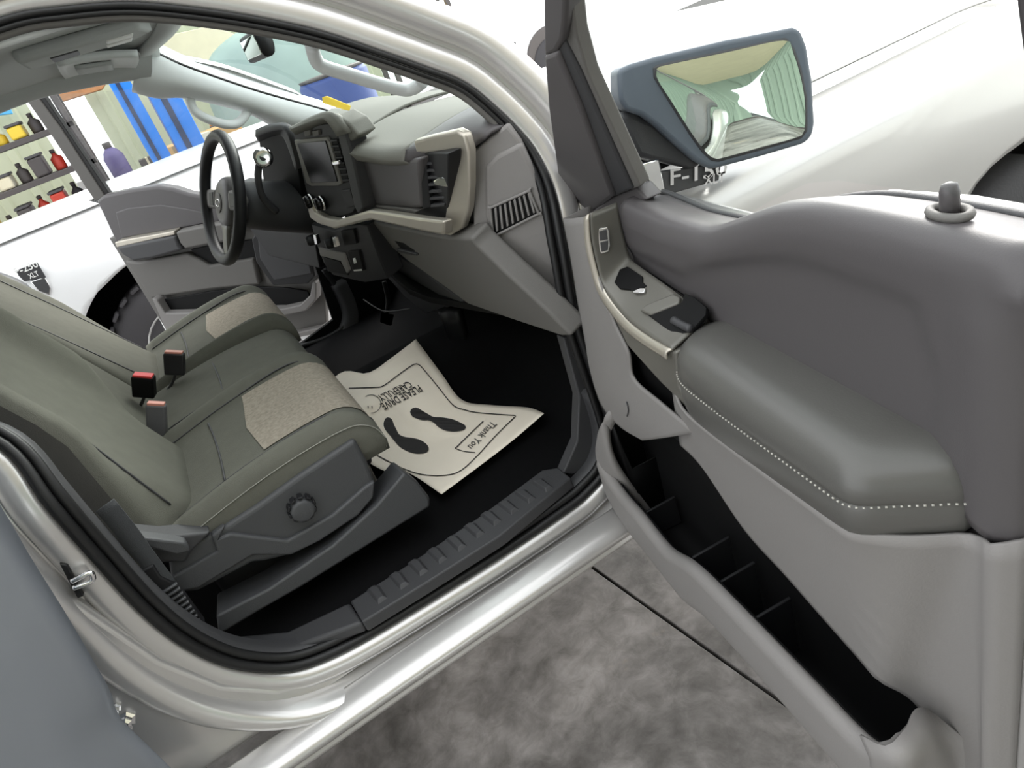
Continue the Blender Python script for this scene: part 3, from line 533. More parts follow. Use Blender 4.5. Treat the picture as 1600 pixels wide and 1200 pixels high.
# ------------------------------------------------------------------ seats
def cushion(root, y0, y1, zc, xr, xfr, bol, m, ins=None, insm='seat_insert', bw=.22, tilt=0, zf=0):
    """seat cushion: rows across, rolled front edge; returns surface sampler"""
    def S(a, t):        # a 0..1 rear->front (1..1.6 rolls down), t -1..1 across
        e = abs(t); sh = 1/(1+math.exp(-(e-(1-bw))/.05)); prof = bol*sh-.055*max(0, e-.86)**2*60*.14
        y = (y0+y1)/2+(y1-y0)/2*t
        if a <= 1:
            x = xr+(xfr-.07-xr)*a; z = zc+.035*math.sin(min(a, 1)*math.pi*.62)+zf*a+prof*(1 if a > .04 else .8)
        else:
            b = (a-1)/.6; ang = min(1, b/.62)*math.pi/2; x = xfr-.07+.072*math.sin(ang)-.02*max(0, b-.62); z = zc+.035*math.sin(math.pi*.62)+zf-.070*(1-math.cos(ang))-.05*max(0, b-.62)+prof*(1-b)
        edge = max(0, e-.93)/.07; z -= .02*edge**2*(1 if a <= 1 else max(0, 1-(a-1)/.5))
        return A([x, y, z])
    As = list(np.linspace(0, 1, 14))+list(np.linspace(1.05, 1.6, 10)); Ts = np.linspace(-1, 1, 33); R_ = []
    for a in As:
        row = [S(a, t) for t in Ts]; zl, zr = zc-.055, zc-.055
        R_.append([A([row[0][0], row[0][1]+.012, min(zl, row[0][2]-.004)]), A([row[0][0], row[0][1]-.006, min(zl+.03, row[0][2]-.002)])]+row+[A([row[-1][0], row[-1][1]+.006, min(zr+.03, row[-1][2]-.002)]), A([row[-1][0], row[-1][1]-.012, min(zr, row[-1][2]-.004)])]) if True else R_.append([row[0]+A([0, .016, -.085 if a <= 1 else -.03]), row[0]+A([0, -.006, -.045 if a <= 1 else -.015])]+row+[row[-1]+A([0, .006, -.045 if a <= 1 else -.015]), row[-1]+A([0, -.016, -.085 if a <= 1 else -.03])])
    R_ = A(R_); nr, nc = R_.shape[:2]; F = grid_faces(nr, nc)+[tuple(range(nc)), tuple(range((nr-1)*nc, nr*nc))[::-1]]
    c = obj('seat_cushion', R_.reshape(-1, 3), F, m, root)
    if ins:
        a0, a1, t0, t1 = ins; aa = np.linspace(a0, a1, 14); tt = np.linspace(t0, t1, 16)
        V = A([[S(a+(.05 if insm == 'seat_insert' else 0)*(1-abs(t)/max(abs(t0), abs(t1)))*-(1 if a < .9 else 0), t)+A([0.001 if a > 1 else 0, 0, .0025]) for t in tt] for a in aa]).reshape(-1, 3)
        obj('seat_insert', V, grid_faces(14, 16), insm, root)
    return S
def seam(root, S, pts, r=.0022, m='dark_trim', off=.0008):
    return tube('seam', [S(a, t)+A([0, 0, off]) for a, t in pts], r, m, root, n=max(12, len(pts)*6), seg=6)
def back(root, y0, y1, m, lean=.44, z0=.90, z1=1.60, x0=-.245, bol=.05, th=.15, bw=.24, flare=0):
    def S(h, t):
        e = abs(t); sh = 1/(1+math.exp(-(e-(1-bw))/.06)); z = z0+(z1-z0)*h
        x = x0-lean*(z-z0)+sh*(bol*min(1, max(-1.2, (z-1.06)/.12)) if z < 1.35 else bol*(1-(z-1.35)*2.5))
        w = (y1-y0)/2*(1-.10*max(0, h-.75)*4*.6); y = (y0+y1)/2+w*t
        x -= .10*max(0, e-.9)**1.2*6*.4
        return A([x, y, z])
    Hs = np.linspace(.0, 1, 22); Ts = np.linspace(-1, 1, 29); R_ = []
    for h in Hs:
        row = [S(h, t) for t in Ts]; b = [A([-th, 0, 0])]
        R_.append([row[0]+A([-th, .02, 0]), row[0]+A([-th*.5, -.004, 0])]+row+[row[-1]+A([-th*.5, .004, 0]), row[-1]+A([-th, -.02, 0])])
    R_ = A(R_); nr, nc = R_.shape[:2]
    top = R_[-1].copy(); top[:, 2] += .02; top[:, 0] = top[:, 0]*.5+top[:, 0].mean()*.5
    R_ = np.concatenate([R_, top[None]]); nr += 1; bot = R_[0].copy(); bot[:, 2] -= .03; bot[:, 0] -= .02; R_ = np.concatenate([bot[None], R_]); nr += 1
    F = grid_faces(nr, nc)+[tuple(range(nc)), tuple(range((nr-1)*nc, nr*nc))[::-1]]+[(r*nc+nc-1, r*nc, (r+1)*nc, (r+1)*nc+nc-1) for r in range(nr-1)]
    obj('backrest', R_.reshape(-1, 3), F, m, root); return S
pseat = thing('passenger_seat', (-.1, -.43, .62), 'grey fabric passenger seat with a lighter front panel and plastic side shield', 'seat')
S1 = cushion(pseat, -.69, -.19, .895, -.30, .148, .030, 'seat_fabric', ins=(.60, 1.42, -.62, .70), zf=.015)
seam(pseat, S1, [(.34, -.66), (.35, -.2), (.35, .3), (.34, .66)]); seam(pseat, S1, [(.05, -.70), (.5, -.70), (1.0, -.72), (1.3, -.74), (1.5, -.76)]); seam(pseat, S1, [(.05, .74), (.5, .74), (1.0, .76), (1.4, .78)])
tube('side_stitching', [S1(a, -1)+A([0, -.002, -.004]) for a in np.linspace(.05, 1.5, 12)], .0013, 'seat_stitch', pseat, n=60, seg=5)
B1 = back(pseat, -.665, -.195, 'seat_fabric')
tube('seam', [B1(h, -.74)+A([.001, 0, 0]) for h in np.linspace(.05, .9, 10)], .0022, 'dark_trim', pseat, n=40, seg=5)
tube('side_stitching', [B1(h, -1)+A([-.05-.02*math.sin(h*3), -.010, 0]) for h in np.linspace(.06, .9, 12)], .0013, 'seat_stitch', pseat, n=60, seg=5)
obj('back_side_panel', A([[B1(h, -1)+A([-.012-.135*k, -.009+.012*k, 0]) for k in np.linspace(0, 1, 5)] for h in np.linspace(.04, .95, 12)]).reshape(-1, 3), grid_faces(12, 5), 'seat_side', pseat)
sy = -.705; sp_ = lambda u, v, o=0: ay(u, v, sy-o)
shield = plate('side_shield', [sp_(*q) for q in [(262, 860), (300, 848), (338, 832), (400, 792), (470, 742), (555, 686), (574, 720), (587, 755), (582, 780), (560, 805), (500, 845), (455, 868), (415, 878), (395, 880), (310, 925), (276, 928), (268, 905)]], (0, -1, 0), .05, 'seat_shield', pseat, bevel=.010, seg=4)
plate('shield_flange', [sp_(*q, .010) for q in [(330, 838), (352, 822), (345, 840), (360, 834), (450, 845), (520, 805), (572, 760), (586, 752), (584, 778), (560, 806), (500, 846), (455, 868), (395, 868), (310, 920), (276, 926), (270, 902), (340, 862)]], (0, -1, 0), .02, 'seat_shield', pseat, bevel=.007, seg=3)
rows = [(.026, 0), (.026, .014), (.024, .02), (.018, .022), (.004, .022)]
knob = lathe('adjuster_knob', sp_(471, 793, -.002), (0, -1, 0), rows, 'seat_shield', pseat, seg=28)
kc = sp_(471, 793, .008)
for i in range(10):
    t = i*2*math.pi/10; q = kc+A([math.cos(t)*.0265, 0, math.sin(t)*.0265]); box('knob_grip', q, (.010, .022, .005), 'deep_trim', knob, bevel=.0015, X=(-math.sin(t), 0, math.cos(t)), Y=(0, 1, 0))
rl = lambda u, v, o=0: ay(u, v, -.73-o)
plate('seat_rail_cover', [rl(*q) for q in [(338, 962), (420, 920), (520, 852), (588, 790), (632, 738), (652, 752), (672, 778), (672, 792), (560, 862), (470, 918), (400, 958), (342, 993)]], (0, -1, .25), .12, 'seat_shield', pseat, bevel=.006)
plate('recliner_lever', [ay(*q, -.74) for q in [(198, 838), (240, 842), (290, 848), (298, 862), (276, 868), (240, 858), (208, 846)]], (0, -1, 0), .03, 'seat_shield', pseat, bevel=.006)
plate('hinge_cover', [ay(*q, -.72) for q in [(190, 835), (250, 840), (330, 832), (300, 862), (290, 880), (250, 880), (215, 860)]], (0, -1, 0), .05, 'dark_trim', pseat, bevel=.006)
mseat = thing('centre_seat', (-.1, 0, .62), 'narrow grey fabric centre seat between the two front seats', 'seat')
S2 = cushion(mseat, -.185, .185, .905, -.33, .135, .0, 'seat_fabric', zf=-.005)
seam(mseat, S2, [(.55, -.95), (.56, -.3), (.56, .3), (.55, .95)]); seam(mseat, S2, [(.05, -.86), (.5, -.86), (1, -.86), (1.4, -.86)])
back(mseat, -.170, .170, 'seat_fabric', x0=-.300, bol=0, lean=.47)
dseat = thing('driver_seat', (-.1, .43, .62), 'grey fabric driver seat with a lighter front panel behind the steering wheel', 'seat')
S3 = cushion(dseat, .19, .69, .900, -.30, .150, .028, 'seat_fabric', ins=(.60, 1.42, -.66, .66), zf=.015)
seam(dseat, S3, [(.34, -.66), (.35, 0), (.34, .66)]); seam(dseat, S3, [(.05, -.74), (.5, -.74), (1.0, -.76), (1.4, -.78)]); seam(dseat, S3, [(.05, .74), (.5, .74), (1.0, .76), (1.4, .78)])
B3 = back(dseat, .195, .665, 'seat_fabric', x0=-.272, lean=.66, bol=.02)
tube('seam', [B3(h, .70)+A([.001, 0, 0]) for h in np.linspace(.05, .9, 10)], .0022, 'dark_trim', dseat, n=40, seg=5); tube('seam', [B3(h, -.70)+A([.001, 0, 0]) for h in np.linspace(.05, .9, 10)], .0022, 'dark_trim', dseat, n=40, seg=5)
box('cushion_pan', (-.09, -.435, .85), (.40, .46, .08), 'deep_trim', pseat, bevel=.02); box('cushion_pan', (-.08, .435, .85), (.42, .46, .09), 'deep_trim', dseat, bevel=.02); box('cushion_pan', (-.08, 0, .86), (.40, .34, .07), 'deep_trim', mseat, bevel=.02)
box('seat_base', (-.1, .43, .76), (.42, .40, .16), 'deep_trim', dseat, bevel=.02); box('seat_base', (-.1, -.43, .75), (.40, .38, .16), 'deep_trim', pseat, bevel=.02); box('seat_base', (-.12, 0, .78), (.40, .30, .12), 'deep_trim', mseat, bevel=.02)
# buckles
def buckle(name, c, X, Y, w, h, d, body_m, top_m, label):
    r = thing(name, A(c)-A([0, 0, h/2]), label, 'seat belt buckle', 'seat belt buckles between the seats'); X = A(X, float); Y = A(Y, float)
    box('buckle_body', c, (w, d, h), body_m, r, bevel=.005, X=X, Y=Y); Z = np.cross(X/np.linalg.norm(X), Y/np.linalg.norm(Y))
    box('release_button', A(c)+Z*(h/2+.001), (w*.86, d*.8, .008), top_m, r, bevel=.002, X=X, Y=Y)
    tube('buckle_stalk', [A(c)-Z*h*.45, A(c)-Z*h*.8-A([.01, 0, 0]), A(c)-Z*h*1.1-A([.03, 0, .0])], .009, 'buckle', r, flat=.5); return r
Rv, Uv = CR.copy(), CU.copy()
buckle('seat_belt_buckle', ay(273, 568, .14), (.85, -.30, -.42), (.25, .95, -.1), .056, .066, .026, 'buckle', 'buckle_pink', 'dark seat belt buckle with a pale top standing on the centre seat')
buckle('seat_belt_buckle', ay(225, 603, .02), (.80, -.30, -.45), (.35, .93, .0), .056, .062, .03, 'black', 'buckle_red', 'black seat belt buckle with a bright red release button')
buckle('seat_belt_buckle', ay(245, 656, -.19), (.84, -.28, -.46), (.28, .95, -.06), .046, .086, .022, 'buckle_grey', 'buckle_pink', 'grey faced seat belt buckle upright beside the passenger seat')
# belt webbing at the foot of the B-pillar
bt = thing('seat_belt', ay(250, 930, -.78), 'dark seat belt webbing with a ribbed anchor cover at the foot of the B-pillar', 'seat belt')
yb = -.775; bw_ = lambda u, v, o=0: ay(u, v, yb-o)
loft('webbing', [[bw_(150, 800), bw_(185, 842), bw_(222, 888), bw_(252, 928)], [bw_(178, 780), bw_(212, 822), bw_(246, 870), bw_(276, 910)]], 'belt', bt, nu=16, nv=3, solid=.003)
plate('anchor_cover', [bw_(*q, .004) for q in [(214, 896), (240, 882), (252, 902), (276, 912), (322, 975), (300, 990), (262, 952), (240, 930)]], (0, -1, 0), .02, 'deep_trim', bt, bevel=.004)
for i in range(9):
    t = i/8; a = A([244, 932])+t*A([52, 46]); b = A([276, 912])+t*A([36, 56])
    m_ = 1-.35*t
    c0 = b+(a-b)*m_
    plate('cover_rib', [bw_(*c0, .010), bw_(*b, .010), bw_(*(b+A([2.0, 2.6])), .010), bw_(*(c0+A([2.0, 2.6])), .010)], (0, -1, 0), .008, 'seat_shield', bt, bevel=.001, seg=1)

# ------------------------------------------------------------------ paper floor mat with its print
pm = thing('paper_floor_mat', az(690, 660, .60), 'cream paper floor mat printed with black footprints lying on the passenger carpet', 'paper mat')
def edge(px, n): return cr([(u, v, z) for u, v, z in px], n)
eAB = edge([(650, 530, .735), (690, 584, .700), (722, 625, .655), (768, 633, .640), (825, 637, .640), (850, 646, .655)], 40)
eDC = edge([(470, 650, .700), (530, 690, .680), (575, 722, .655), (608, 738, .640), (637, 738, .635), (690, 772, .640)], 40)
eAD = edge([(650, 530, .735), (612, 559, .735), (575, 583, .725), (530, 584, .715), (470, 650, .700)], 24)
eBC = edge([(850, 646, .655), (806, 684, .640), (760, 720, .635), (690, 772, .640)], 24)
UVZ = np.zeros((24, 40, 3))
for i in range(24):
    for j in range(40):
        s, t = j/39, i/23
        UVZ[i, j] = (1-t)*eAB[j]+t*eDC[j]+(1-s)*eAD[i]+s*eBC[i]-((1-s)*(1-t)*eAB[0]+s*(1-t)*eAB[-1]+(1-s)*t*eDC[0]+s*t*eDC[-1])
flatP = UVZ.reshape(-1, 3)
def on_floor(u, v, z):
    for _ in range(6): p = az(u, v, z); z = max(z, carpet_z(p[0], p[1])+.019)
    return az(u, v, z)
obj('paper_sheet', [on_floor(u, v, z) for u, v, z in flatP], grid_faces(24, 40), 'paper', pm, solid=.0012, offs=0)
def onpaper(u, v, off=.0022):
    d = (flatP[:, 0]-u)**2+(flatP[:, 1]-v)**2; k = np.argsort(d)[:6]; w = 1/(d[k]+1.0); z = (flatP[k, 2]*w).sum()/w.sum(); q = on_floor(u, v, z); return az(u, v, q[2]+off)
def ink_fan(name, px, m='ink'):
    P = cr([(a, b, 0) for a, b in px], 48, True)[:, :2]; c = P.mean(0); V = []; F = []; K = 7
    # rings towards the midline keep the print on the curved sheet
    import mathutils.geometry as mg
    tris = mg.tessellate_polygon([[Vector((p[0], p[1], 0)) for p in P]])
    return obj(name, [onpaper(*p) for p in P], tris, m, pm, smooth=False)
F1 = [(620, 330), (640, 295), (690, 290), (740, 320), (810, 360), (850, 378), (930, 382), (1030, 400), (1110, 435), (1155, 465), (1150, 495), (1110, 512), (1030, 520), (950, 505), (890, 475), (850, 435), (800, 410), (740, 410), (690, 395), (640, 372)]
F2 = [(365, 440), (380, 395), (410, 380), (445, 400), (465, 450), (490, 500), (515, 545), (570, 570), (650, 580), (720, 600), (780, 640), (800, 680), (785, 715), (730, 730), (660, 728), (590, 705), (520, 665), (470, 610), (430, 560), (395, 520), (370, 480)]
for f in (F1, F2): ink_fan('footprint', [(540+x/6.154, 590+y/6.154) for x, y in f])
def line_ink(name, px, w, m='ink_light'):
    P = cr([(a, b, 0) for a, b in px], len(px)*7)[:, :2]; T = np.gradient(P, axis=0); T /= np.linalg.norm(T, axis=1)[:, None]+1e-9; Nn = np.c_[-T[:, 1], T[:, 0]]*w/2
    V = [onpaper(*p, .003) for p in np.vstack([P-Nn, P+Nn])]; n = len(P); return obj(name, V, [(i, i+1, i+1+n, i+n) for i in range(n-1)], m, pm, smooth=False)
q4 = lambda L: [(500+x/4, 500+y/4) for x, y in L]
line_ink('border_line', q4([(180, 425), (350, 420), (400, 408), (500, 335), (580, 280), (610, 276), (640, 300), (740, 420), (830, 530), (900, 560), (1000, 580), (1220, 596)]), 1.5, 'ink')
line_ink('border_line', q4([(1222, 600), (1100, 720), (990, 840), (880, 940), (780, 970), (640, 965), (520, 928), (400, 868), (350, 838), (300, 785), (270, 740)]), 1.4, 'ink')
line_ink('signature_box_line', q4([(1020, 632), (930, 718), (845, 802)]), 1.5, 'ink'); line_ink('signature_box_line', q4([(845, 802), (900, 820), (970, 828)]), 1.2, 'ink')
line_ink('smiley_outline', [(580+15*math.cos(t)*1.0, 631+15*math.sin(t)*.95) for t in np.linspace(-2.2, 1.6, 12)], 1.0)
for du in (-3, 3): line_ink('smiley_eye', [(578+du, 634), (578.5+du, 638)], 1.3, 'ink')
def print_text(name, s, p0, p1, up, m='ink', squeeze=1.0):
    V, F = text_xy(s); lo, hi = V.min(0), V.max(0); p0, p1, up = A(p0, float), A(p1, float), A(up, float)
    def f(v):
        a = (v[0]-lo[0])/(hi[0]-lo[0]); a = a**squeeze; b = (v[1]-lo[1])/(hi[1]-lo[1]); q = p0+(p1-p0)*a+up*b; return onpaper(q[0], q[1], .003)
    return obj(name, [f(v) for v in V], F, m, pm, smooth=False)
print_text('printed_words', 'PLEASE DRIVE', (653, 601), (593, 631), (8, 10)); print_text('printed_words', 'CAREFULLY', (637, 595), (588, 619), (9, 8.5))
print_text('printed_words', 'Thank You', (768, 657), (730, 697), (9, 6), 'ink_light')

# ------------------------------------------------------------------ open passenger door
pdoor = thing('front_passenger_door', tuple(PD.at(.45, -.06, .48)), 'open front passenger door with charcoal upper trim, padded armrest and grey map pocket', 'car door')
at = PD.at
ze = lambda s: float(np.interp(s, [.18, .30, .43, .50, .58, .64, .70, .76, .90], [1.256, 1.248, 1.256, 1.284, 1.316, 1.330, 1.334, 1.335, 1.333]))
_zs = [ze(s) for s in np.linspace(.16, .92, 77)]
for _ in range(3): _zs = [(_zs[max(i-1, 0)]+_zs[i]+_zs[min(i+1, 76)])/3 for i in range(77)]
ze = lambda s: float(np.interp(s, np.linspace(.16, .92, 77), _zs))
zb = lambda s: float(np.interp(s, [.18, .36, .42, .80, .83, .86, .90], [1.145, 1.13, 1.10, 1.10, 1.06, 1.045, 1.065]))
CRS = A([(1060, 430), (1120, 412), (1180, 405), (1250, 411), (1330, 440), (1400, 466), (1440, 490)]); CRP = [PD(u, v, 0)-PD.H for u, v in CRS]; CS_, CZ_ = [p @ PD.S for p in CRP], [p[2] for p in CRP]
scx = float((PD(1456, 570, 0)-PD.H) @ PD.S)
def face_w(s, z):
    d = min(float(np.interp(s, CS_, CZ_))-z, scx-s-max(0, z-1.2)*.3); w = -.009/(1+math.exp(-d/.006)) if d > -.06 else 0
    return w-.022*max(0, (s-.845)/.028)**2*.8+.006*math.exp(-((s-.835)/.02)**2)
rows = []
for s in np.linspace(.188, .873, 72):
    e = ze(s); r = []
    for w, dz in ((-.094, -.026), (-.075, -.018), (-.050, -.009), (-.032, -.003), (-.018, -.003), (-.009, -.009), (-.003, -.020)): r.append(at(s, w-.022*max(0, (s-.845)/.028)**2*.8, e+dz))
    for t in np.linspace(0, 1, 26): z = e-.032+(zb(s)-e+.032)*t; r.append(at(s, face_w(s, z)*min(1, t*6), z))
    rows.append(r)
V = A(rows); nr, nc = V.shape[:2]
obj('upper_trim', V.reshape(-1, 3), grid_faces(nr, nc), 'charcoal', pdoor, solid=.004)
# belt weatherstrip along the glass
gl_s = np.linspace(.16, .90, 40)
tube('belt_weatherstrip', [at(s, -.098, ze(s)-.028) for s in gl_s], .006, 'dark_trim', pdoor, n=60)
# lock knob
_k = PD(1484, 345, -.035)-PD.H; lk = PD.at(float(_k @ PD.S), -.035, ze(float(_k @ PD.S))+.001); lkz = A([0, 0, 1.0])
kb = lathe('lock_knob', lk+A([0, 0, -.004]), (0, 0, 1), [(.0075, 0), (.0075, .020), (.006, .026), (.002, .028)], 'charcoal', pdoor, seg=14)
tube('lock_knob_bezel', [lk+PD.S*.017*math.cos(t)+PD.N*.010*math.sin(t)+A([0, 0, -.001]) for t in np.linspace(0, 2*math.pi, 13)[:-1]], .004, 'mid_trim', kb, n=30, closed=True)
# armrest: plan outline stacked in height
PLAN = [(.398, .0), (.402, .035), (.420, .064), (.455, .078), (.52, .082), (.60, .083), (.70, .083), (.752, .083), (.768, .081), (.779, .073), (.790, .058), (.805, .037), (.820, .016), (.830, -.004), (.80, -.035), (.70, -.038), (.60, -.038), (.50, -.038), (.43, -.035)]
def plan_row(inset, z, tiltf=0): 
    c = A([.61, .03]); r = []
    for s, w in PLAN:
        k = A([s, w]); 
        s2 = s+inset*min(1, max(-1, (.615-s)/.215)); w2 = w-inset*min(1, max(0, w/.083))
        r.append(at(s2, w2, z+max(0, s-.45)*tiltf))
    return r
am_ = loft('armrest', [plan_row(.004, 1.010, .08), plan_row(.001, 1.022, .07), plan_row(0, 1.045, .04), plan_row(.001, 1.066, .02), plan_row(.0035, 1.071, .02), plan_row(.002, 1.077, .02), plan_row(.003, 1.092, .01), plan_row(.009, 1.108), plan_row(.020, 1.119), plan_row(.036, 1.124), plan_row(.05, 1.1255)], 'leather', pdoor, nu=90, closed=True, cap=True)
am_.data.set_sharp_from_angle(angle=math.radians(40))
stl = cr([at(s, w+.0005, 1.0725+max(0, s-.45)*.02) for s, w in PLAN[1:15]], 170)
for i in range(0, 168, 2): tube('armrest_stitch', [stl[i], stl[i]*.3+stl[i+1]*.7], .0012, 'stitch', pdoor, n=2, seg=5)
# switch panel in front of the armrest
bk = [(.192, 0, 1.255), (.193, .002, 1.21), (.195, .002, 1.172), (.203, .002, 1.159), (.23, .002, 1.155), (.30, .002, 1.147), (.36, .002, 1.138), (.415, .002, 1.122)]
ou = [(.210, .052, 1.262), (.202, .058, 1.22), (.200, .060, 1.165), (.206, .060, 1.138), (.235, .061, 1.118), (.285, .062, 1.102), (.35, .064, 1.101), (.425, .066, 1.108)]
lp = [(s-.006, w+.006, z-.004) for s, w, z in ou]; lp2 = [(s-.008, w+.006, z-.014) for s, w, z in ou]
loft('switch_panel', [[at(*p) for p in bk], [at(*((A(p)+A(q))/2)) for p, q in zip(bk, ou)], [at(*p) for p in ou]], 'satin', pdoor, nu=40, nv=12, solid=.004)
loft('switch_panel_rim', [[at(*p) for p in ou], [at(*p) for p in lp], [at(*p) for p in lp2]], 'champagne', pdoor, nu=40, nv=7, solid=.003)
NSW = PD.S*1.0+PD.N*.25
plsw = lambda u, v, o=0: pl(u, v, at(.204+o, .03, 1.2), NSW)
swt = plate('lock_switch_frame', [plsw(*q, .004) for q in [(933, 361), (937, 357), (949, 355), (952, 360), (954, 384), (951, 394), (940, 397), (936, 392)]], NSW, .006, 'chrome', pdoor, bevel=.0012)
plate('lock_switch_button', [plsw(*q, .0055) for q in [(936.5, 362), (948, 358.5), (950, 374), (937.5, 377)]], NSW, .004, 'dark_trim', swt, bevel=.001)
plate('lock_switch_button', [plsw(*q, .0055) for q in [(938, 379), (950.5, 376), (950, 391), (940, 394)]], NSW, .004, 'dark_trim', swt, bevel=.001)
NU = PD.N*.62+PD.S*.2+A([0, 0, 1.0]); hz0 = lambda u, v, z: pl(u, v, at(.235, .03, z-1.1245+1.142), NU); NU2 = PD.N*.65+PD.S*.1+A([0, 0, 1.0]); hz = lambda u, v, z: pl(u, v, at(.36, .03, z-1.1245+1.125), NU2)
zt = 1.1285
plate('window_switch_opening', [hz0(*q, zt) for q in [(948, 428), (980, 416), (1004, 432), (1004, 441), (1010, 446), (1004, 450), (990, 457), (984, 452), (968, 451)]], NU, .006, 'black', pdoor, bevel=.0008, seg=1)
plate('switch_clip', [hz0(*q, zt+.003) for q in [(988, 455), (1000, 450), (1008, 450), (1006, 457), (990, 458)]], NU, .004, 'chrome', pdoor, bevel=.0008)
plate('pull_lid', [hz(*q, zt+.004) for q in [(998, 484), (1012, 474), (1052, 458), (1062, 463), (1060, 474), (1015, 492)]], NU, .012, 'satin', pdoor, bevel=.003)
plate('pull_cup', [hz(*q, zt+.001) for q in [(1012, 492), (1064, 473), (1070, 458), (1085, 464), (1104, 480), (1103, 492), (1082, 515), (1062, 524), (1050, 520)]], NU, .008, 'black', pdoor, bevel=.001, seg=1)
tube('pull_cup_rib', [hz(1052, 500, zt+.004), hz(1066, 508, zt+.004), hz(1080, 514, zt+.004)], .006, 'dark_trim', pdoor, n=8)
# face below the switch panel, pull recess, front strip
W6 = .066
plate('switch_fascia', [PD(*q, W6) for q in [(944, 466), (985, 512), (1056, 551), (1060, 604), (1085, 650), (1030, 596), (980, 540)]], PD.N, .02, 'satin', pdoor, bevel=.004)
plate('pull_recess', [PD(*q, .045) for q in [(965, 530), (1040, 560), (1100, 640), (1100, 700), (1060, 690), (990, 630)]], PD.N, .02, 'black', pdoor, bevel=.002)
L_ = [PD(880, 342, .03), PD(890, 395, .038), PD(900, 450, .046), PD(912, 520, .056), PD(925, 590, .064), PD(944, 638, .070), PD(972, 668, .070), PD(1003, 688, .068)]
R__ = [PD(917, 338, .052), PD(925, 400, .060), PD(944, 462, .066), PD(962, 510, .066), PD(982, 552, .066), PD(990, 592, .066), PD(1030, 628, .066), PD(1087, 676, .066)]
M_ = [(a+b)/2+PD.N*.004 for a, b in zip(L_, R__)]
loft('front_trim', [[p-PD.N*.06-PD.S*.01 for p in L_], [p-PD.N*.006-PD.S*.004 for p in L_], L_, M_, R__], 'grey_trim', pdoor, nu=40, nv=24, solid=.004)
tube('speaker_tab', [PD(979, 628, .073), PD(982, 640, .073), PD(980, 650, .073)], .0015, 'dark_trim', pdoor, n=6)
# lower trim under the armrest
SS = [.37, .43, .52, .62, .70, .760, .778, .805, .830, .846, .858, .873]
top = [(.052, 1.025), (.072, 1.016), (.076, 1.020), (.077, 1.028), (.077, 1.034), (.077, 1.040), (.066, 1.041), (.038, 1.043), (.006, 1.046), (.002, 1.050), (.008, 1.056), (-.014, 1.062)]
pu = [PD(1060, 690, .055), PD(1092, 712, .052), PD(1130, 790, .046), PD(1180, 840, .044), PD(1290, 965, .046), PD(1385, 1072, .046), PD(1412, 1092, .030), PD(1440, 1106, .010)]
puS = [(p-PD.H) @ PD.S for p in pu]; puW = [(p-PD.H) @ PD.N for p in pu]; puZ = [p[2] for p in pu]
rows = []
for f in np.linspace(0, 1, 9):
    r = []
    for s, (w, z) in zip(SS, top):
        s0 = s; sb = np.interp(s, [.37, .83], [puS[0]+.01, puS[-1]]) if s <= .83 else s
        wb_, zb_ = (np.interp(sb, puS, puW), np.interp(sb, puS, puZ)) if s <= .83 else (np.interp(s, [.83, .846, .858, .873], [.006, .002, .008, -.014]), np.interp(s, [.83, .846, .873], [.70, .60, .50]))
        g = f**.8; r.append(at(s0+(sb-s0)*f, w+(wb_-w)*g, z+(zb_-z)*f))
    rows.append(r)
loft('lower_trim', rows, 'grey_trim', pdoor, nu=60, nv=24, solid=.004)
loft('pocket_rear_panel', [[PD(1346, 1147, .114), PD(1385, 1164, .107), PD(1412, 1140, .078), PD(1441, 1106, .032), at(.836, -.004, .70)], [PD(1362, 1200, .116), PD(1410, 1200, .102), PD(1450, 1175, .060), at(.824, .012, .64), at(.850, -.004, .62)], [at(.74, .10, .46), at(.78, .08, .46), at(.81, .05, .46), at(.835, .015, .46), at(.855, -.006, .46)]], 'grey_trim', pdoor, nu=24, nv=12, solid=.003)
plate('pocket_front_wall', [at(.012, .088, .70), at(.012, -.03, .92), at(.012, -.03, .50), at(.012, .08, .50)], PD.S, .006, 'black', pdoor, bevel=.001)
# map pocket: grey outer wall, black liner, dividers
lipx = [(960, 636, .060), (948, 655, .082), (938, 690, .096), (944, 724, .100), (970, 765, .101), (1000, 800, .102), (1045, 855, .102), (1090, 885, .102), (1180, 975, .102), (1270, 1068, .102), (1350, 1150, .100), (1385, 1163, .092), (1412, 1140, .062), (1441, 1107, .022)]
LIP = cr([PD(*q) for q in lipx], 70)
def dec(p): q = p-PD.H; return q @ PD.S, q @ PD.N, p[2]
botz = .492
rowsP = [[], [], [], [], [], []]
for i, p in enumerate(LIP):
    s, w, z = dec(p); t = i/69; endf = min(1, max(0, (t-.0)/.12)); out = .012
    rowsP[0].append(at(s, w-.010, z-.02)); rowsP[1].append(at(s, w-.002, z)); rowsP[2].append(at(s-.004*(t < .3), w+.008, z-.004)); rowsP[3].append(at(s-.008*(t < .3)+.01*(t > .85), w+.012, z-.022))
    rowsP[4].append(at(s-.006*(t < .3)+.02*(t > .85), w*.5+.055, max(botz+.02, z-.13 if t < .9 else botz+.03))); rowsP[5].append(at(s+.02*(t > .85), max(.03, w*.5), botz))
loft('map_pocket_wall', rowsP, 'grey_trim', pdoor, nu=80, nv=26, solid=.003)
rowsL = []
for p in LIP[2:-1]:
    s, w, z = dec(p); rowsL.append([at(s, w-.011, z-.012), at(s, w-.014, z-.06), at(s, max(.012, w-.022), .535 if z < .8 else z-.14), at(s, .004, .535 if z < .8 else z-.14), at(s, .0, .75), at(s, .0, .93)])
V = A(rowsL); obj('pocket_liner', V.reshape(-1, 3), grid_faces(len(rowsL), 6), 'black', pdoor, solid=.003)
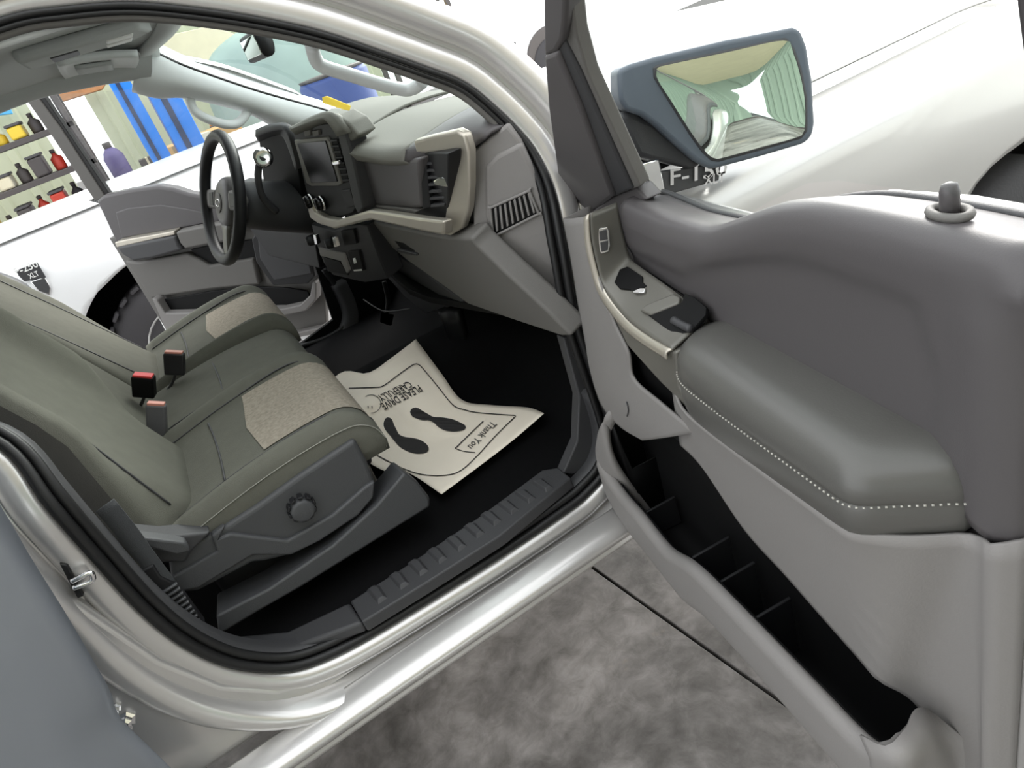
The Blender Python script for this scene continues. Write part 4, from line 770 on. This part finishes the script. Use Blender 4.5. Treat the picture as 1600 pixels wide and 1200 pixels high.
for (a, b) in (((964, 751), (1025, 728)), ((1005, 804), (1037, 792)), ((1078, 853), (1110, 842)), ((1116, 897), (1174, 874)), ((1169, 958), (1190, 953))):
    pa = PD(*a, .088); s, w, z = dec(pa); z = min(z, .66); pb = at(s, .02, z)
    plate('pocket_divider', [at(s, .088, z), at(s, .012, z+.004), at(s, .012, .54), at(s, .088, .54)], PD.S, .006, 'deep_trim', pdoor, bevel=.002)
# steel shell, window frame, glass
plate('door_shell', [at(-.01, -.03, .50), at(.90, -.03, .50), at(.925, -.03, .60), at(.925, -.03, 1.30), at(.88, -.095, 1.33), at(.60, -.095, 1.30), at(.45, -.095, 1.22), at(.10, -.095, 1.21), at(-.01, -.03, 1.15)], PD.N, .12, 'silver', pdoor, bevel=.015) if False else None
def shell(w0, w1, pts, name, m): return plate(name, [at(s, w0, z) for s, z in pts], PD.N, w0-w1, m, pdoor, bevel=.012)
shell(-.014, -.155, [(-.01, .50), (.90, .50), (.93, .60), (.93, 1.10), (.93, 1.18), (-.01, 1.18)], 'door_shell', 'silver')
shell(-.100, -.150, [(-.01, 1.17), (.93, 1.17), (.93, 1.295), (.70, 1.295), (.60, 1.285), (.50, 1.245), (.40, 1.21), (-.01, 1.20)], 'outer_belt', 'silver')
TN = PD.N-A([0, 0, .33])
fw = lambda u, v, o=0: pl(u, v, at(.2, -.02+o, 1.25), TN)
plate('sail_base', [PD(*q, -.035) for q in [(898, 340), (925, 330), (958, 305), (992, 292), (1010, 312), (968, 332), (920, 352)]], PD.N, .03, 'charcoal', pdoor, bevel=.004)
plate('sail_panel', [fw(*q) for q in [(849, 88), (868, 82), (905, 168), (957, 308), (926, 333), (903, 338), (880, 334), (869, 260), (856, 170)]], TN, .03, 'charcoal', pdoor, bevel=.006)
plate('frame_channel', [fw(*q, -.008) for q in [(866, 84), (878, 62), (904, 112), (950, 215), (987, 296), (957, 309), (905, 168)]], TN, .03, 'dark_trim', pdoor, bevel=.004)
plate('frame_front', [fw(*q, -.002) for q in [(849, 90), (846, -60), (842, -260), (872, -260), (884, 0), (882, 40), (878, 66), (868, 83)]], TN, .03, 'charcoal', pdoor, bevel=.006)
plate('frame_seal', [fw(*q, -.014) for q in [(880, 60), (884, -10), (874, -260), (886, -260), (893, 0), (900, 55), (918, 118), (1000, 292), (986, 297)]], TN, .02, 'mid_trim', pdoor, bevel=.003)
TF = lambda s, z, o=0: at(s, -.02+.33*(z-1.25)+o, z)
plate('frame_rear', [TF(.903, 1.30, -.03), TF(.905, 1.45), TF(.916, 1.55), TF(.90, 1.66), TF(.87, 1.72), TF(.91, 1.74), TF(.945, 1.68), TF(.955, 1.56), TF(.945, 1.45), TF(.94, 1.30, -.03)], TN, .03, 'charcoal', pdoor, bevel=.005)
plate('frame_top', [TF(.50, 1.672), TF(.60, 1.705), TF(.75, 1.725), TF(.88, 1.722), TF(.90, 1.75), TF(.75, 1.757), TF(.58, 1.735), TF(.47, 1.70)], TN, .03, 'charcoal', pdoor, bevel=.005)
gpx = [(884, -240), (893, 0), (902, 60), (990, 296), (1060, 318), (1130, 335), (1175, 330), (1212, 310), (1262, 286), (1310, 282), (1600, 322), (1640, 330)]
GP = [fw(*q, -.045) for q in gpx]+[TF(.91, 1.45, -.02), TF(.92, 1.56, -.02), TF(.88, 1.72, -.02), TF(.75, 1.725, -.02), TF(.6, 1.705, -.02)]
obj('window_glass', GP, [tuple(range(len(GP)))], 'glass', pdoor, smooth=False)
# door mirror
mC = at(.13, -.26, 1.36); mN = PD.S+PD.N*.30+A([0, 0, .13]); mN /= np.linalg.norm(mN)
ml = lambda x, y, o=0: pl(960+x/4.615, 40+y/4.615, mC+mN*o, mN)
HO = [(20, 320), (110, 275), (300, 218), (800, 100), (1290, 5), (1350, 30), (1395, 150), (1435, 400), (1450, 700), (1435, 790), (1380, 850), (1060, 945), (740, 1030), (680, 1035), (580, 980), (440, 860), (300, 730), (200, 655), (80, 615), (30, 540)]
plate('mirror_housing', [ml(*q) for q in HO], mN, .10, 'mirror_cap', pdoor, bevel=.022, seg=5)
GO = [(305, 310), (345, 292), (800, 195), (1225, 107), (1285, 190), (1330, 320), (1370, 520), (1372, 745), (1330, 800), (1050, 880), (760, 958), (705, 952), (640, 890), (560, 780), (420, 560), (310, 385)]
rim_ = plate('mirror_bezel', [ml((x-850)*1.05+850, (y-530)*1.06+530, .003) for x, y in GO], mN, .02, 'dark_trim', pdoor, bevel=.004)
MP = A([ml(x, y, .005) for x, y in GO]); mc_ = MP.mean(0); V = []; F = []; NR = 14; NP = 64; ring = cr(MP, NP, True)
for k in range(NR): f = 1-k/NR; V += [mc_+(p-mc_)*f+mN*.0085*(1-f*f) for p in ring]
V.append(mc_+mN*.0085); F = [(k*NP+i, k*NP+(i+1) % NP, (k+1)*NP+(i+1) % NP, (k+1)*NP+i) for k in range(NR-1) for i in range(NP)]+[((NR-1)*NP+i, (NR-1)*NP+(i+1) % NP, NR*NP) for i in range(NP)]
obj('mirror_pane', V, F, 'mirror_face', pdoor)
q0 = ml(1090, 800, .0056); E1 = ml(1190, 775, .0056)-q0; E2 = ml(1085, 780, .0056)-q0
mt = text_on('mirror_caution', 'OBJECTS IN MIRROR', ml(1000, 845, .0075), -A(E1)*-1, E2, 'mid_trim', rim_, width=.042, height=.0042)
plate('mirror_arm', [ml(*q, -.03) for q in [(20, 640), (120, 620), (300, 700), (640, 1000), (560, 1040), (300, 985), (170, 950), (95, 800)]], mN, .06, 'dark_trim', pdoor, bevel=.012)

# ------------------------------------------------------------------ open driver's door
ddoor = thing('front_driver_door', tuple(DD.at(.6, -.06, .5)), 'open driver door with charcoal trim and armrest seen across the cabin', 'car door')
def dplate(name, px, w, th, m, bevel=.005, parent=None): return plate(name, [DD(u, v, w) for u, v in px], DD.N, th, m, parent or ddoor, bevel=bevel)
dplate('lower_trim', [(170, 372), (300, 350), (400, 345), (505, 400), (510, 520), (470, 524), (330, 515), (275, 540), (262, 520)], -.03, .03, 'mid_trim')
dplate('upper_trim', [(150, 314), (160, 306), (200, 297), (245, 291), (270, 295), (295, 303), (330, 309), (400, 304), (420, 350), (345, 352), (290, 360), (182, 382)], 0, .05, 'charcoal', .012)
dplate('upper_trim_inset', [(180, 332), (200, 325), (250, 320), (290, 326), (330, 335), (330, 348), (285, 356), (190, 372)], .004, .01, 'charcoal', .006)
dplate('accent_strip', [(179, 379), (200, 374), (240, 367), (272, 361), (273, 367), (240, 374), (182, 387)], .045, .05, 'champagne', .004)
dplate('armrest', [(181, 386), (230, 376), (273, 368), (279, 384), (286, 391), (240, 404), (208, 409), (200, 404), (190, 398)], .05, .06, 'dark_trim', .012)
dplate('pull_panel', [(274, 363), (300, 357), (340, 350), (360, 350), (362, 376), (330, 381), (289, 389), (281, 380)], .05, .05, 'mid_trim', .008)
dplate('pull_recess', [(298, 390), (340, 381), (400, 374), (400, 404), (326, 414), (312, 405)], -.018, .01, 'black', .002)
dplate('lower_panel', [(194, 408), (215, 410), (292, 396), (312, 406), (326, 415), (395, 404), (405, 445), (330, 452), (250, 464), (236, 467)], .0, .03, 'mid_trim', .010)
dplate('pocket_opening', [(245, 470), (330, 455), (400, 448), (450, 450), (480, 455), (488, 470), (470, 478), (420, 484), (330, 486), (262, 494), (255, 488)], .0, .01, 'black', .003)
dplate('pocket_wall', [(237, 466), (245, 469), (258, 490), (300, 489), (340, 485), (380, 484), (440, 483), (468, 477), (484, 462), (488, 440), (494, 442), (494, 468), (478, 486), (445, 493), (330, 505), (275, 530), (262, 524)], .04, .05, 'grey_trim', .006)
dplate('speaker_housing', [(393, 374), (400, 362), (472, 356), (482, 380), (492, 432), (480, 444), (426, 446), (400, 410)], .05, .06, 'deep_trim', .006)
spk = dplate('speaker_grille', [(402, 368), (468, 361), (487, 428), (428, 438), (406, 404)], .055, .01, 'dark_trim', .004)
dplate('front_lower_trim', [(458, 521), (500, 512), (522, 498), (530, 476), (526, 448), (534, 446), (541, 480), (530, 506), (505, 520), (462, 528)], .02, .04, 'grey_trim', .005)
dplate('door_shell', [(144, 312), (150, 310), (262, 524), (280, 545), (500, 530), (520, 420), (420, 330), (330, 315), (245, 300)], -.055, .10, 'white_paint', .008)  # silver shell drawn white: daylight on its edge put into the colour
# window frame of the driver's door and its pane
TD = DD.N-A([0, 0, .28])
fd = lambda u, v, o=0: pl(u, v, DD.at(1.0, -.05+o, 1.33), TD)
dz = thing_d = ddoor
plate('frame_rear', [fd(*q) for q in [(42, 158), (60, 153), (95, 200), (165, 308), (148, 314), (80, 212)]], TD, .03, 'mid_trim', ddoor, bevel=.004)
plate('frame_seal', [fd(*q, -.004) for q in [(60, 153), (70, 153), (105, 205), (172, 304), (163, 308)]], TD, .02, 'rubber', ddoor, bevel=.002)
obj('window_glass', [fd(*q, -.02) for q in [(62, 150), (330, 130), (400, 300), (330, 309), (245, 291), (165, 306)]], [(0, 1, 2, 3, 4, 5)], 'glass', ddoor, smooth=False)

# ------------------------------------------------------------------ neighbouring white truck beyond the driver's door
wt = thing('white_pickup', (.2, 3.1, 0), 'white pickup parked beyond the open driver door', 'truck')
yt = 2.15; ty = lambda u, v, o=0: ay(u, v, yt-o)
wcx = ty(232, 520); WHX = wcx[0]+.18; WHZ = .42
rows = []
for z in (.55, .70, .90, 1.05, 1.15, 1.22, 1.25, 1.275):
    rows.append([(x, yt+(0 if z < 1.1 else (.03 if z < 1.2 else (.10 if z < 1.24 else (.24 if z < 1.26 else .40))))+.02*(abs(z-.9)), max(z, WHZ+math.sqrt(max(0, .56**2-(x-WHX)**2))) if z < 1.0 else z) for x in np.linspace(-3.2, WHX+1.1, 44)])
loft('body_side', rows, 'white_paint', wt, nu=90, nv=24, solid=.01)
loft('hood', [[(x, y, 1.26+.05*math.sin((y-yt)/1.9*math.pi)-.05*max(0, x-WHX-.6)**2) for x in np.linspace(WHX-.75, WHX+1.1, 8)] for y in np.linspace(yt+.26, yt+1.85, 8)], 'white_paint', wt, nu=20, nv=20, solid=.01)
loft('wheel_liner', [[(WHX+.56*math.cos(t), yt+d, WHZ+.56*math.sin(t)) for t in np.linspace(-.1, math.pi+.1, 16)] for d in (.02, .45)], 'liner', wt, nu=30, nv=3, solid=.01)
plate('wheel_well', [(WHX+.56*math.cos(t), yt+.42, WHZ+.56*math.sin(t)) for t in np.linspace(-.6, math.pi+.6, 18)], (0, -1, 0), .01, 'black', wt, bevel=0)
lathe('tyre', (WHX, yt+.06, WHZ), (0, 1, 0), [(.24, .02), (.33, .0), (.395, .02), (.42, .05), (.42, .24), (.395, .27), (.24, .27)], 'tyre', wt, seg=40)
lathe('wheel_rim', (WHX, yt+.07, WHZ), (0, 1, 0), [(.05, .02), (.10, .01), (.22, .03), (.25, .0), (.25, .20)], 'silver', wt, seg=30)
for i in range(30):
    t = i*2*math.pi/30; box('tread_block', (WHX+.425*math.cos(t), yt+.09, WHZ+.425*math.sin(t)), (.018, .07, .05), 'tyre', wt, bevel=.004, X=(math.cos(t), 0, math.sin(t)), Y=(0, 1, 0))
bb = plate('fender_badge', [ty(*q, .012) for q in [(22, 424), (58, 410), (72, 434), (38, 440)]], (0, -1, 0), .012, 'dark_trim', wt, bevel=.003)
e1 = ty(62, 414)-ty(26, 428); e1[1] = 0; e2 = A([-e1[2], 0, e1[0]])
text_on('badge_lettering', 'F-250', ty(27, 430, .014), e1, e2, 'white_plastic', bb, width=np.linalg.norm(e1)*.95, height=.035)
text_on('badge_lettering', 'XLT', ty(47, 436, .014), e1, e2, 'white_plastic', bb, width=np.linalg.norm(e1)*.42, height=.025)
plate('fender_vent', [ty(*q, .010) for q in [(46, 440), (70, 432), (80, 450), (78, 462), (60, 456)]], (0, -1, 0), .02, 'chrome', wt, bevel=.006)

# ------------------------------------------------------------------ workshop things along the left wall
lx = ay(262, 200, 5.2)[0]
lift = thing('vehicle_lift', (lx, 5.2, 0), 'blue steel vehicle lift column with a narrow post beside it beyond the white truck', 'vehicle lift')
for dx, w in ((-.17, .16), (.10, .24)):
    cl_ = box('column', (lx+dx, 5.2, 1.7), (w, .28, 3.36), 'lift_blue', lift, bevel=.01); box('column_slot', (lx+dx-.02, 5.055, 1.7), (w*.2, .012, 3.2), 'lift_dark', cl_, bevel=.002)
box('base_plate', (lx, 5.2, .02), (.75, .6, .04), 'lift_blue', lift, bevel=.004)
yw = 8.2; wy = lambda u, v, o=0: ay(u, v, yw-o)
def flat_thing(name, px, m, label, cat, o=0, th=.06, bevel=.01, group=None):
    P = [wy(u, v, o) for u, v in px]; return tag(plate(name, P, (0, -1, 0), th, m, bevel=bevel), label, cat, group)
flat_thing('timber_beam', [(88, 140), (165, 132), (160, 140), (95, 160)], 'wood', 'brown timber beam above the bright doorway', 'beam', .08, .12)
flat_thing('blue_banner', [(-30, 140), (12, 160), (20, 178), (-30, 184)], 'sky_blue', 'sky blue banner high on the wall behind the shelves', 'banner', .1)
flat_thing('cream_panel', [(240, 60), (330, 40), (470, 90), (560, 170), (480, 200), (380, 130), (290, 110)], 'cream', 'cream sheet of wallboard leaning on the wall beyond the windshield', 'panel', .1, .05)
def bench(x0, x1, y, z, name, label, cat):
    r = thing(name, ((x0+x1)/2, y, 0), label, cat)
    box('bench_top', ((x0+x1)/2, y, z), (x1-x0, .6, .06), 'steel_dark', r, bevel=.006)
    for x in (x0+.06, x1-.06):
        for dy in (-.25, .25): box('bench_leg', (x, y+dy, (z-.03)/2), (.06, .06, z-.03), 'steel_dark', r, bevel=.004)
    return r
p0, p1 = ay(165, 262, 7.4), ay(300, 250, 7.4); bz = min(p0[2], p1[2])-.02
bz = max(.75, bz)
bench(p0[0]-1.2, p0[0]+2.6, 7.5, bz, 'workbench', 'long dark steel workbench along the far wall', 'workbench')
# jug and clutter on the bench
jx = ay(180, 250, 7.4)[0]; tz = bz+.03
jug = thing('purple_jug', (jx, 7.4, tz), 'tall purple plastic jug with a narrow neck on the workbench', 'jug')
lathe('jug_body', (jx, 7.4, tz), (0, 0, 1), [(.10, 0), (.11, .03), (.11, .32), (.08, .38), (.04, .42)], 'purple', jug, seg=20)
lathe('jug_cap', (jx, 7.4, tz+.42), (0, 0, 1), [(.045, 0), (.045, .05), (.04, .06)], 'steel_dark', jug, seg=14)
def carton(x, y, z, sx, sy, sz, m, label, rot=0, group=None):
    r = thing('carton', (x, y, z), label, 'box', group); X = (math.cos(rot), math.sin(rot), 0); Y = (-math.sin(rot), math.cos(rot), 0)
    box('carton_body', (x, y, z+sz/2), (sx, sy, sz), m, r, bevel=.008, X=X, Y=Y); box('packing_tape', (x, y, z+sz/2), (sx*.14, sy+.004, sz+.004), 'cream', r, bevel=.001, X=X, Y=Y)
x_ = jx-.33; carton(x_, 7.35, tz+.001, .28, .25, .22, 'white_plastic', 'white carton at the foot of the purple jug')
items = ['steel_dark', 'tarp', 'wood', 'carton', 'liner', 'white_plastic', 'orange', 'tyre']
for i in range(9):
    x = jx+.30+i*.22; h = .12+.22*random.random(); m = items[(i*3) % 8]
    NMC = {'steel_dark': 'dark brown', 'tarp': 'grey green', 'wood': 'brown', 'carton': 'tan', 'liner': 'grey', 'white_plastic': 'white', 'orange': 'orange', 'tyre': 'charcoal'}
    if i % 3 == 0: carton(x, 7.45, tz, .18, .2, h, m, NMC[m]+' parts box on the workbench beyond the purple jug', group='boxes on the workbench')
    else:
        r = thing('parts_can', (x, 7.45, tz), NMC[m]+' round can with a '+NMC[items[(i*5+2) % 8]]+' lid on the workbench', 'can', 'cans on the workbench')
        lathe('can_body', (x, 7.45, tz), (0, 0, 1), [(.08, 0), (.085, .01), (.085, h), (.08, h+.01)], m, r, seg=14); lathe('can_lid', (x, 7.45, tz+h+.01), (0, 0, 1), [(.075, 0), (.075, .02), (.06, .025)], items[(i*5+2) % 8], r, seg=14)
cx0 = ay(318, 230, 5.6)
carton(cx0[0], 5.87, 0, .9, .6, 1.05, 'carton', 'large brown carton on the floor right of the blue lift posts'); carton(cx0[0]+.03, 5.87, 1.056, .7, .5, max(.2, cx0[2]-1.0), 'carton', 'brown carton stacked on the large one by the lift', .2)
# shelving on the left with clutter
def rack(x0, x1, y, levels, label):
    r = thing('shelf_rack', ((x0+x1)/2, y, 0), label, 'shelving')
    for z in levels: box('shelf_board', ((x0+x1)/2, y, z), (x1-x0, .5, .05), 'steel_dark', r, bevel=.004)
    for x in (x0+.03, x1-.03):
        for dy in (-.22, .22): box('rack_upright', (x, y+dy, levels[-1]/2+.2), (.06, .06, levels[-1]+.4), 'steel_dark', r, bevel=.004)
def clutter(x0, x1, y, z, n, words, group, hmax=.26):
    pool = ['red', 'white_plastic', 'orange', 'yellow', 'steel_dark', 'wood', 'cream', 'tyre', 'navy', 'liner']; random.shuffle(pool)
    for i in range(n):
        x = x0+(i+.5)*(x1-x0)/n; w = (x1-x0)/n*.8; h = .10+(hmax-.10)*random.random(); m = pool[(i//2) % 10]
        nm = {'red': 'red', 'white_plastic': 'white', 'orange': 'orange', 'yellow': 'yellow', 'steel_dark': 'dark brown', 'wood': 'brown', 'cream': 'cream', 'tyre': 'dark grey', 'navy': 'navy blue', 'liner': 'grey'}[m]
        if i % 2:
            r = thing('storage_tub', (x, y, z), nm+' lidded tub '+words, 'tub', group); box('tub_body', (x, y, z+h/2), (w, .3, h), m, r, bevel=.02); box('tub_lid', (x, y, z+h+.012), (w*1.05, .32, .024), 'liner', r, bevel=.006)
        else:
            r = thing('bottle', (x, y, z), nm+' bottle '+words, 'bottle', group); lathe('bottle_body', (x, y, z), (0, 0, 1), [(w*.4, 0), (w*.42, .02), (w*.42, h*.7), (w*.15, h*.9), (w*.15, h)], m, r, seg=12); lathe('bottle_cap', (x, y, z+h), (0, 0, 1), [(w*.18, 0), (w*.18, .03), (w*.1, .035)], 'steel_dark', r, seg=10)
a = ay(30, 200, 6.4)
lv = [.45, 1.0, 1.36, 1.72, 2.08]
rack(a[0]-2.4, a[0]+.45, 6.4, lv, 'dark steel storage rack crowded with shop supplies')
for z, wd in zip(lv[1:], ('on the second rack board from the floor', 'on the third rack board from the floor', 'on the fourth rack board from the floor', 'on the top rack board')): clutter(a[0]-1.9, a[0]+.38, 6.38, z+.027, 14, wd, 'supplies on the rack')
b_ = ay(670, 12, 7.6)
rack(b_[0]-.8, b_[0]+.25, 7.7, [.6, 1.2, b_[2]-.14], 'far rack with colourful bottles seen past the roof edge'); clutter(b_[0]-.70, b_[0]+.14, 7.65, b_[2]-.112, 8, 'on the far rack past the roof edge', 'supplies on the far rack')
# tarp covered machine beyond the windshield
tcx = ay(450, 130, 6.4)
rows = [[(tcx[0]+r*1.0*math.cos(t)*(1+.04*math.sin(5*t+k)), 6.55+r*.5*math.sin(t), z) for t in np.linspace(0, 2*math.pi, 25)[:-1]] for k, (r, z) in enumerate(((.95, .02), (.92, .7), (.88, 1.2), (.80, 1.6), (.6, 1.85), (.3, 1.97), (.05, 2.0)))]
tag(loft('covered_machine', rows, 'tarp', nu=48, nv=24, closed=True, cap=True), 'grey green tarp covered machine beyond the windshield', 'tarp cover')
nb = ay(512, 150, 4.2); dm = thing('fuel_drum', (nb[0]+.1, 4.2, 0), 'navy blue steel drum beside the tarp covered machine', 'drum')
lathe('drum_shell', (nb[0]+.1, 4.2, 0), (0, 0, 1), [(.28, 0), (.29, .02), (.29, .45), (.30, .47), (.29, .49), (.29, .9), (.30, .92), (.29, .94), (.29, 1.35), (.27, 1.38)], 'navy', dm, seg=24); lathe('drum_lid', (nb[0]+.1, 4.2, 1.38), (0, 0, 1), [(.27, 0), (.28, .02), (.1, .025)], 'steel_dark', dm, seg=24)
# white car in the daylight ahead: body, lamp, wheel
cp = az(842, 52, .80)
car = thing('white_car', (cp[0]+1.2, cp[1]+.8, 0), 'white car standing in the daylight ahead of the truck', 'car'); cx_ = cp[0]-.1
yy = float(cp[1])
prof = [(-.62, .35), (-.66, .60), (-.60, .85), (-.35, .98), (.4, 1.04), (1.0, 1.08), (1.5, 1.5), (2.4, 1.55), (3.2, 1.2), (3.5, 1.0), (3.5, .4)]
rows = [[(cx_+x, y, z) for x, z in prof] for y in (yy, yy+.15, yy+1.5, yy+1.7)]
rows[0] = [(x+(.06 if i < 5 else 0), y, z-.03) for i, (x, y, z) in enumerate(rows[0])]
loft('car_body', rows, 'white_paint', car, nu=50, nv=8, solid=.02)
plate('car_side', [(cx_+x, yy-.01, z-.03) for x, z in prof], (0, -1, 0), .04, 'white_paint', car, bevel=.02)
lathe('wheel_arch', (cx_+.22, yy-.02, .42), (0, -1, 0), [(.44, -.01), (.44, .012), (.40, .014)], 'steel_dark', car, seg=30); lathe('car_wheel', (cx_+.22, yy-.03, .36), (0, -1, 0), [(.34, -.01), (.35, .01), (.33, .03), (.2, .035)], 'tyre', car, seg=30)
plate('headlamp', [(cx_-.60, yy-.02, .62), (cx_-.30, yy-.02, .70), (cx_-.30, yy-.02, .82), (cx_-.58, yy-.02, .76)], (0, -1, 0), .03, 'liner', car, bevel=.01)
